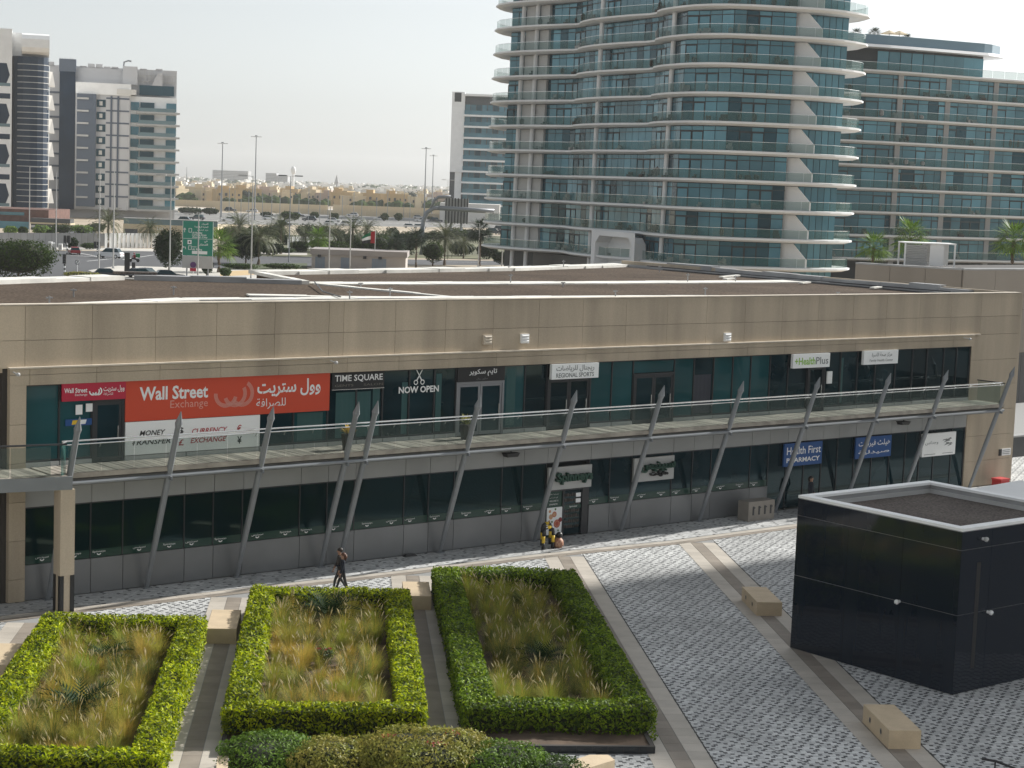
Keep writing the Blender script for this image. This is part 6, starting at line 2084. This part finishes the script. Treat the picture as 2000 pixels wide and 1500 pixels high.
q = MB(); q.box(-40*k, 40*k, -.6, 4.4, 11*k, 14*k); q.box(37*k, 39*k, -.6, -.2, 0, 11*k); q.build('roof_beam', M['villa_cream'], o)
for i, (a, tx) in enumerate(((-32, 'EAT'), (-14, 'GO'), (4, 'MOON'), (23, 'MALL'))):
    pass
q = MB()
for a in (-36, -33.5, -31, -17, -14.5, 2, 5, 8, 11, 16, 22, 25, 28, 31):
    q.box(a*k, (a+1.8)*k, -.66, -.6, 4*k, 8*k)
q.build('white_marks', M['letter_white'], o)
o, k = box_thing('balustrade_wall', 'pale blue glass screen along the top of the far left podium', 'screen', -20, 58, 446, 432, .3, M['t_glass_a'], 'glass')

# white tower, far left
p = spot(45, 428, -.05); Yt = p.y; k = m_per_px(Yt)
wt = thing('white_tower', 'white clad tower with hexagonal openings and a navy glass bay at far left', 'building', p, math.atan2(-p.x, p.y))
def bx(o, name, m, a, b, y0, y1, d0=0.0, d1=None, cx_=45, base=428, kk=None):
    kk = kk or k
    q = MB(); q.box((a-cx_)*kk, (b-cx_)*kk, d0, d1 if d1 is not None else d0+3, (base-y0)*kk, (base-y1)*kk); return q.build(name, m, o)
bx(wt, 'body', M['white'], -120, 22, 428, 62, 0, 30)
bx(wt, 'body', M['white'], 22, 92, 428, 66, 6, 30)
q = MB()
ar = [((22+70*math.cos(t)-45)*0+0, 0) for t in ()]
arc = [((57-45-35*math.cos(math.pi*i/8))*k, 6-5.0*math.sin(math.pi*i/8)) for i in range(9)]
q.prism(arc, 5*k, (428-112)*k); q.build('glass_bay', M['navy_glass'], wt)
for i in range(26):
    y = 418-i*11.6
    if y < 116: break
    q = MB()
    a2 = [(x*1.0, yy-.25) for x, yy in arc[2:]]
    for (xa, ya), (xb, yb) in zip(a2, a2[1:]):
        q.poly([(xa, ya, (428-y)*k), (xb, yb, (428-y)*k), (xb, yb, (428-y+1.3)*k), (xa, ya, (428-y+1.3)*k)])
    q.build('white_line', M['grey_light'], wt)
q = MB(); cap = [((66-45+(26*(1 if s_ > 0 else -1)))*k, 0) for s_ in (1, -1)]
prof = [(0, 108), (-3, 104), (-4, 96), (-4, 80), (-3, 72), (0, 68), (12, 66)]
for (d0, y0), (d1, y1) in zip(prof, prof[1:]):
    q.poly([((40-45)*k, 2+d0, (428-y0)*k), ((92-45)*k, 2+d0, (428-y0)*k), ((92-45)*k, 2+d1, (428-y1)*k), ((40-45)*k, 2+d1, (428-y1)*k)])
q.poly([((92-45)*k, 2+d, (428-y)*k) for d, y in prof]+[((92-45)*k, 14, (428-108)*k)])
q.poly([((40-45)*k, 2+d, (428-y)*k) for d, y in prof][::-1]+[((40-45)*k, 14, (428-108)*k)])
q.poly([((40-45)*k, 2, (428-108)*k), ((92-45)*k, 2, (428-108)*k), ((92-45)*k, 14, (428-108)*k), ((40-45)*k, 14, (428-108)*k)])
q.build('curved_cap', M['white'], wt)
for i, y in enumerate((150, 228, 306, 382)):
    for cx2 in (0, -62):
        hexa = [(cx2-22, y+16), (cx2+12, y+16), (cx2+18, y), (cx2+12, y-22), (cx2-22, y-22), (cx2-30, y)]
        q = MB(); q.poly([((x-45)*k, -.06, (428-yy)*k) for x, yy in hexa]); q.build('hexagonal_opening', M['navy_glass'], wt)
        bx(wt, 'window_strip', M['navy_glass'], cx2-24, cx2+19, y+46, y+36, -.08, .0)
        bx(wt, 'balcony_glass', M['block_balcony_glass'], cx2-24, cx2+19, y+22, y+16, -.1, .0)
for i in range(6):
    y = 150+i*46
    q = MB(); q.prism([((92-45)*k, 5.8), ((104-45)*k, 7), ((104-45)*k, 14), ((92-45)*k, 14)], (428-y-16)*k, (428-y+12)*k, top_inset=[((92-45)*k, 5.8), ((99-45)*k, 7), ((99-45)*k, 14), ((92-45)*k, 14)]); q.build('bay_window', M['villa_white'], wt)

# balconied block, left
p = spot(225, 428, -.05); k = m_per_px(p.y)
bl_ = thing('balconied_block', 'pale grey apartment block with teal balconies and a dark glass stair tower', 'building', p, math.atan2(-p.x, p.y))
M['block_grey'] = mat('block_grey_cladding', (.56, .56, .57), .6, var=.08, vs=.1)
M['block_slate'] = mat('block_slate_cladding', (.085, .11, .15), .5, var=.12, vs=.1)
def b2(name, m, a, b, y0, y1, d0=0.0, d1=None):
    return bx(bl_, name, m, a, b, y0, y1, d0, d1, 225, 428, k)
b2('body', M['block_grey'], 97, 340, 428, 134, 6, 34)
b2('stair_tower', M['navy_glass'], 116, 146, 412, 146, 3, 8)
b2('stair_tower_top', M['block_slate'], 115, 147, 146, 122, 2.8, 9)
for i in range(24):
    q = b2('roof_plant', M['coping_grey'], 116+i*1.2, 117+i*1.2, 122, 122-rnd(.5, 3), 4, 5) if i % 4 == 0 else None
b2('wing', M['block_grey'], 147, 250, 410, 186, 0, 8)
b2('slate_bay', M['block_slate'], 150, 186, 405, 188, -2, 2)
b2('balcony_face', M['white'], 250, 340, 410, 188, 2, 8)
b2('parapet', M['white'], 147, 252, 188, 166, -.5, 8)
b2('parapet', M['villa_white'], 225, 262, 186, 176, -1, 8)
b2('upper_block', M['block_grey'], 236, 264, 165, 130, 4, 12)
q = MB(); q.prism([((292-225)*k, 4), ((312-225)*k, 4), ((312-225)*k, 8), ((292-225)*k, 8)], (428-165)*k, (428-140)*k, top_inset=[((303-225)*k, 4), ((312-225)*k, 4), ((312-225)*k, 8), ((303-225)*k, 8)]); q.build('roof_fin', M['block_grey'], bl_)
b2('penthouse_glass', M['t_glass_b'], 268, 335, 184, 165, 4.5, 6)
for i in range(10):
    y = 196+i*23.7
    if y > 405: break
    b2('dark_band', M['block_slate'], 205, 249, y, y-3, -.15, .1)
    b2('dark_band', M['block_slate'], 97, 116, y-8, y-11.5, 5.6, 6.1)
    b2('slate_ledge', M['grey_light'], 150, 172, y+3, y-.5, -2.6, -2)
    b2('stair_window', M['t_glass_b'], 187, 204, y+16, y+2, -.2, 0)
    b2('window_blind', M['villa_white'], 192, 198, y+13, y+5, -.25, -.2)
    b2('window', M['t_glass_c'], 252, 268, y+19, y+3, 1.7, 2)
    b2('window', M['t_glass_b'], 270, 297, y+19, y+3, 1.7, 2)
    b2('window', M['t_glass_c'], 320, 339, y+19, y+3, 1.7, 2)
    b2('balcony_slab', M['grey_light'], 262, 346, y+24.5, y+21, -1.6, 2)
    b2('balcony_glass', M['block_balcony_glass'], 266, 337, y+21, y+14, -1.5, -1.4)
for x in (213, 226):
    b2('dark_stripe', M['block_slate'], x, x+3.6, 405, 190, -.3, .15)
q = MB(); q.tube([((236-225)*k, 5, (428-140)*k), ((238-225)*k, 5, (428-122)*k), ((246-225)*k, 5, (428-119)*k), ((252-225)*k, 5, (428-120)*k)], .3, 6); q.build('roof_davit', M['steel'], bl_)
for x in (98, 160, 175, 190, 205, 220, 275, 305):
    b2('parapet_piece', M['block_grey'], x-6, x+7, 136, 136-rnd(3, 9), 6, 8)
for i in range(8):
    b2('roof_lattice', M['grey_light'], 268+i*9, 269+i*9, 160, 134+i*2.2, 5, 5.2)
b2('roof_lattice', M['grey_light'], 262, 338, 146, 145, 5, 5.2); b2('roof_lattice', M['grey_light'], 262, 340, 158, 156.5, 5, 5.2)

# white balcony block, middle
p = spot(925, 432, -.05); k = m_per_px(p.y)
mb_ = thing('white_block', 'white walled apartment block with stacked balconies left of the glass tower', 'building', p)
def b3(name, m, a, b, y0, y1, d0=0.0, d1=None):
    return bx(mb_, name, m, a, b, y0, y1, d0, d1, 925, 432, k)
b3('side_wall', M['white'], 875, 900, 338, 183, 0, 30)
b3('core', M['window_far'], 900, 1080, 432, 186, 4, 30)
b3('lower_wall', M['white'], 885, 898, 432, 338, 1, 20); b3('lower_core', M['window_far'], 875, 900, 432, 338, 2, 20)
b3('dark_opening', M['black'], 880, 893, 202, 184.5, -.1, 0)
for i in range(10):
    y = 205+i*21.6
    b3('balcony_slab', M['white'], 898, 1080, y+24.5, y+21, -1, 5)
    b3('balcony_glass', M['t_glass_c'], 900, 1080, y+21, y+13, -.6, -.5)
    for j in range(9):
        b3('window_pane', M[('t_glass_a', 't_glass_b', 't_glass_c')[(i*3+j*5) % 3]], 901+j*11, 910.5+j*11, y+20, y+1, 3.8, 4)
b3('roof_edge', M['white'], 898, 1080, 190, 186, -1, 30)
o, k = box_thing('billboard', 'dark ribbed back of a billboard under the white block', 'billboard', 868, 914, 436, 388, .6, M['grey_light'], 'back', Y=420)
for i in range(8):
    q = MB(); q.box((-22+i*6)*k, (-20+i*6)*k, -.3, 0, -1*k, 49*k); q.build('rib', M['frame_dark'], o)
q = MB(); q.tube([(-10*k, .3, -14*k), (-10*k, .3, 0)], .3, 6); q.tube([(10*k, .3, -14*k), (10*k, .3, 0)], .3, 6); q.build('legs', M['steel'], o)
o, k = box_thing('long_roof', 'long pale roofed low building behind the billboard', 'building', 858, 975, 436, 398, 20, M['villa_white'], 'wall')
# gantry arm
p = at_dist(826, 470, 400); ga = thing('gantry', 'thick grey curved gantry pole with a long horizontal arm', 'gantry', (p.x, 400, -.05))
def G(px, py):
    c = at_dist(px, py, 400); return (c.x-p.x, 0, c.z+.05)
q = MB(); z0g = 0
q.tube([(G(824, 470)[0], 0, 0), G(824, 455), G(827, 432), G(834, 415), G(846, 407), G(860, 406)], [.55, .53, .52, .5, .48, .48], 10); q.build('curved_pole', M['steel'], ga, True)
q = MB(); q.tube([G(856, 406), G(965, 413)], .55, 10); q.build('arm', M['steel'], ga, True)
q = MB(); q.tube([G(842, 408), G(848, 392), G(856, 385), G(880, 384)], .35, 8); q.build('upper_hook', M['steel'], ga, True)

# ------------------------------------------------------------------ villas and far skyline
def villa_proto(seed, m, label):
    rd = random.Random(seed)
    o = thing('villa', label, 'villa')
    W_, D_, H_ = rd.uniform(13, 18), 13, rd.uniform(7, 8.2)
    q = MB(); q.box(-W_/2, W_/2, 0, D_, 0, H_); q.build('wall', m, o)
    q = MB()
    q.box(-W_/2-.15, W_/2+.15, -.15, .15, H_, H_+.9); q.box(-W_/2-.15, -W_/2+.15, .15, D_, H_, H_+.9); q.box(W_/2-.15, W_/2+.15, .15, D_, H_, H_+.9); q.build('parapet', m, o)
    a = rd.uniform(-.35, .2)*W_
    q = MB(); q.box(a, a+5, 3, 10, H_, H_+3); q.build('roof_room', m, o)
    a = rd.uniform(-.45, .1)*W_
    q = MB(); q.box(a, a+5.5, -2.2, 0, 0, rd.choice((4, H_+.6))); q.build('bay', m, o)
    for i in range(4):
        for z in (1.2, 4.8):
            if rd.random() < .8:
                x = -W_/2+W_*(i+.5)/4; hw = rd.uniform(.5, .9)
                q = MB(); q.box(x-hw, x+hw, -.04, .0, z, z+rd.uniform(1.3, 1.9)); q.build('window', M['window_far'], o)
    return o
VP = [villa_proto(i+1, M[m], lb) for i, (m, lb) in enumerate((('villa_cream', 'cream two-storey villa beyond the highway'), ('villa_ochre', 'ochre two-storey villa beyond the highway'), ('villa_pink', 'pinkish grey two-storey villa beyond the highway'), ('villa_white', 'white flat-roofed house in the far suburb'), ('villa_cream', 'cream two-storey villa beyond the highway'), ('villa_white', 'white flat-roofed house in the far suburb')))]
VL = [v['label'] for v in VP]
VU = [False]*6
rv = random.Random(4)
def villa(i, px, dy, sc):
    o = dup(VP[i]) if VU[i] else VP[i]
    VU[i] = True
    p = spot(px, hor(px)+dy, -.05)
    o.location = p; o.rotation_euler = (0, 0, rv.choice((0, 0, .5, -.5, .25))+rv.uniform(-.1, .1)); o.scale = (sc*rv.uniform(.8, 1.2), sc, sc*rv.uniform(.85, 1.2))
    o['label'] = VL[i]; o['group'] = ('cream villas', 'ochre villas', 'pinkish villas', 'white far houses')[(0, 1, 2, 3, 0, 3)[i]]
for dy, step, sc, ids in ((51, 30, .82, (0, 1, 2, 0, 4, 1)), (43, 26, .80, (0, 1, 4, 2, 5)), (36, 22, .78, (0, 3, 4, 2, 5)), (29, 18, .8, (3, 5, 0, 3)), (23, 15, .85, (3, 5, 3, 0)), (18, 12, .9, (3, 5, 5)), (14, 11, 1.0, (3, 5))):
    x = 330+rv.uniform(0, 10)
    while x < 905:
        villa(rv.choice(ids), x, dy+rv.uniform(-2, 2), sc)
        x += step*rv.uniform(.8, 1.6)
bw = MB()
for a, b, dy, hh in ((330, 640, 62, 3.2), (650, 905, 60, 3.2), (420, 900, 68, 2.2)):
    p0, p1 = spot(a, hor(a)+dy, -.05), spot(b, hor(b)+dy, -.05)
    o = thing('boundary_wall', ('long cream boundary wall in front of the villas, left stretch', 'long cream boundary wall in front of the villas, right stretch', 'low cream wall along the far side of the highway')[(62, 60, 68).index(dy)], 'wall', p0)
    d = p1-p0; n = 18
    for i in range(n):
        q = MB(); c = d*((i+.5)/n); q.obox((c.x, c.y, hh/2), d/(2*n)*.99, (0, .15, 0), (0, 0, hh/2)); q.build('wall_panel', M['villa_cream'], o)
# far off trees and houses that read as one mass
fm = MB()
for i in range(900):
    x = rv.uniform(300, 960); dy = rv.uniform(10, 54)
    p = spot(x, hor(x)+dy, 0); r = rv.uniform(2, 4.5)*(1+1.0*(dy < 20))
    fm.ball((p.x, p.y, r*.5), r, r, r*.8, 6)
tag(fm.build('far_greenery', M['tree']), 'dark specks of trees between the far houses', 'trees', kind='stuff')
for px0, px1, top, Y, lb in ((415, 485, 333, 3600, 'wide hazy block on the skyline'), (519, 540, 338, 3400, 'narrow hazy block on the skyline right of the wide one'), (542, 562, 342, 3400, 'low hazy block on the skyline')):
    p = at_dist((px0+px1)/2, top, Y); k = m_per_px(Y); W_ = (px1-px0)/2*k
    o = thing('skyline_block', lb, 'building', (p.x, Y, 0))
    q = MB(); q.box(-W_, W_, 0, 40, 0, p.z); q.build('wall', M['concrete_grey'], o)
    q = MB()
    for i in range(8):
        q.box(-W_*.95, W_*.95, -.6, 0, p.z*(.12+.11*i), p.z*(.17+.11*i))
    q.build('window_band', M['window_far'], o)
p = at_dist(573, 322, 2400); o = thing('water_tower', 'slim water tower with a bulb top on the skyline', 'water tower', (p.x, 2400, 0))
q = MB(); q.tube([(0, 0, 0), (0, 0, p.z-10)], 2.0, 8, 1.4); q.build('shaft', M['concrete'], o)
q = MB(); q.ball((0, 0, p.z-7), 3.6, 3.6, 5.5, 12); q.build('tank', M['concrete'], o, True)
p = at_dist(658, 341, 2600); o = thing('minaret', 'slim minaret on the skyline', 'minaret', (p.x, 2600, 0))
q = MB(); q.tube([(0, 0, 0), (0, 0, p.z-12), (0, 0, p.z-11), (0, 0, p.z)], [2.8, 2.4, 3.2, .2], 8); q.build('shaft', M['concrete_grey'], o)
p = at_dist(365, 326, 2600); o = thing('telecom_mast', 'thin lattice mast on the skyline right of the balconied block', 'mast', (p.x, 2600, 0))
q = MB(); q.tube([(0, 0, 0), (0, 0, p.z)], 1.2, 5, .4); q.build('pole', M['steel'], o)

# ------------------------------------------------------------------ air
hz = MB(); hz.box(-5005, 5005, -62, 4605, -1.2, 75)
mz = bpy.data.materials.new('pale_haze'); mz.use_nodes = True
t = mz.node_tree
t.nodes.remove(t.nodes['Principled BSDF'])
pvv = t.nodes.new('ShaderNodeVolumePrincipled')
pvv.inputs['Color'].default_value = (.93, .95, .97, 1)
pvv.inputs['Density'].default_value = HAZE
pvv.inputs['Anisotropy'].default_value = .4
t.links.new(pvv.outputs[0], t.nodes['Material Output'].inputs['Volume'])
if HAZE > 0:
    tag(hz.build('haze', mz), kind='stuff')
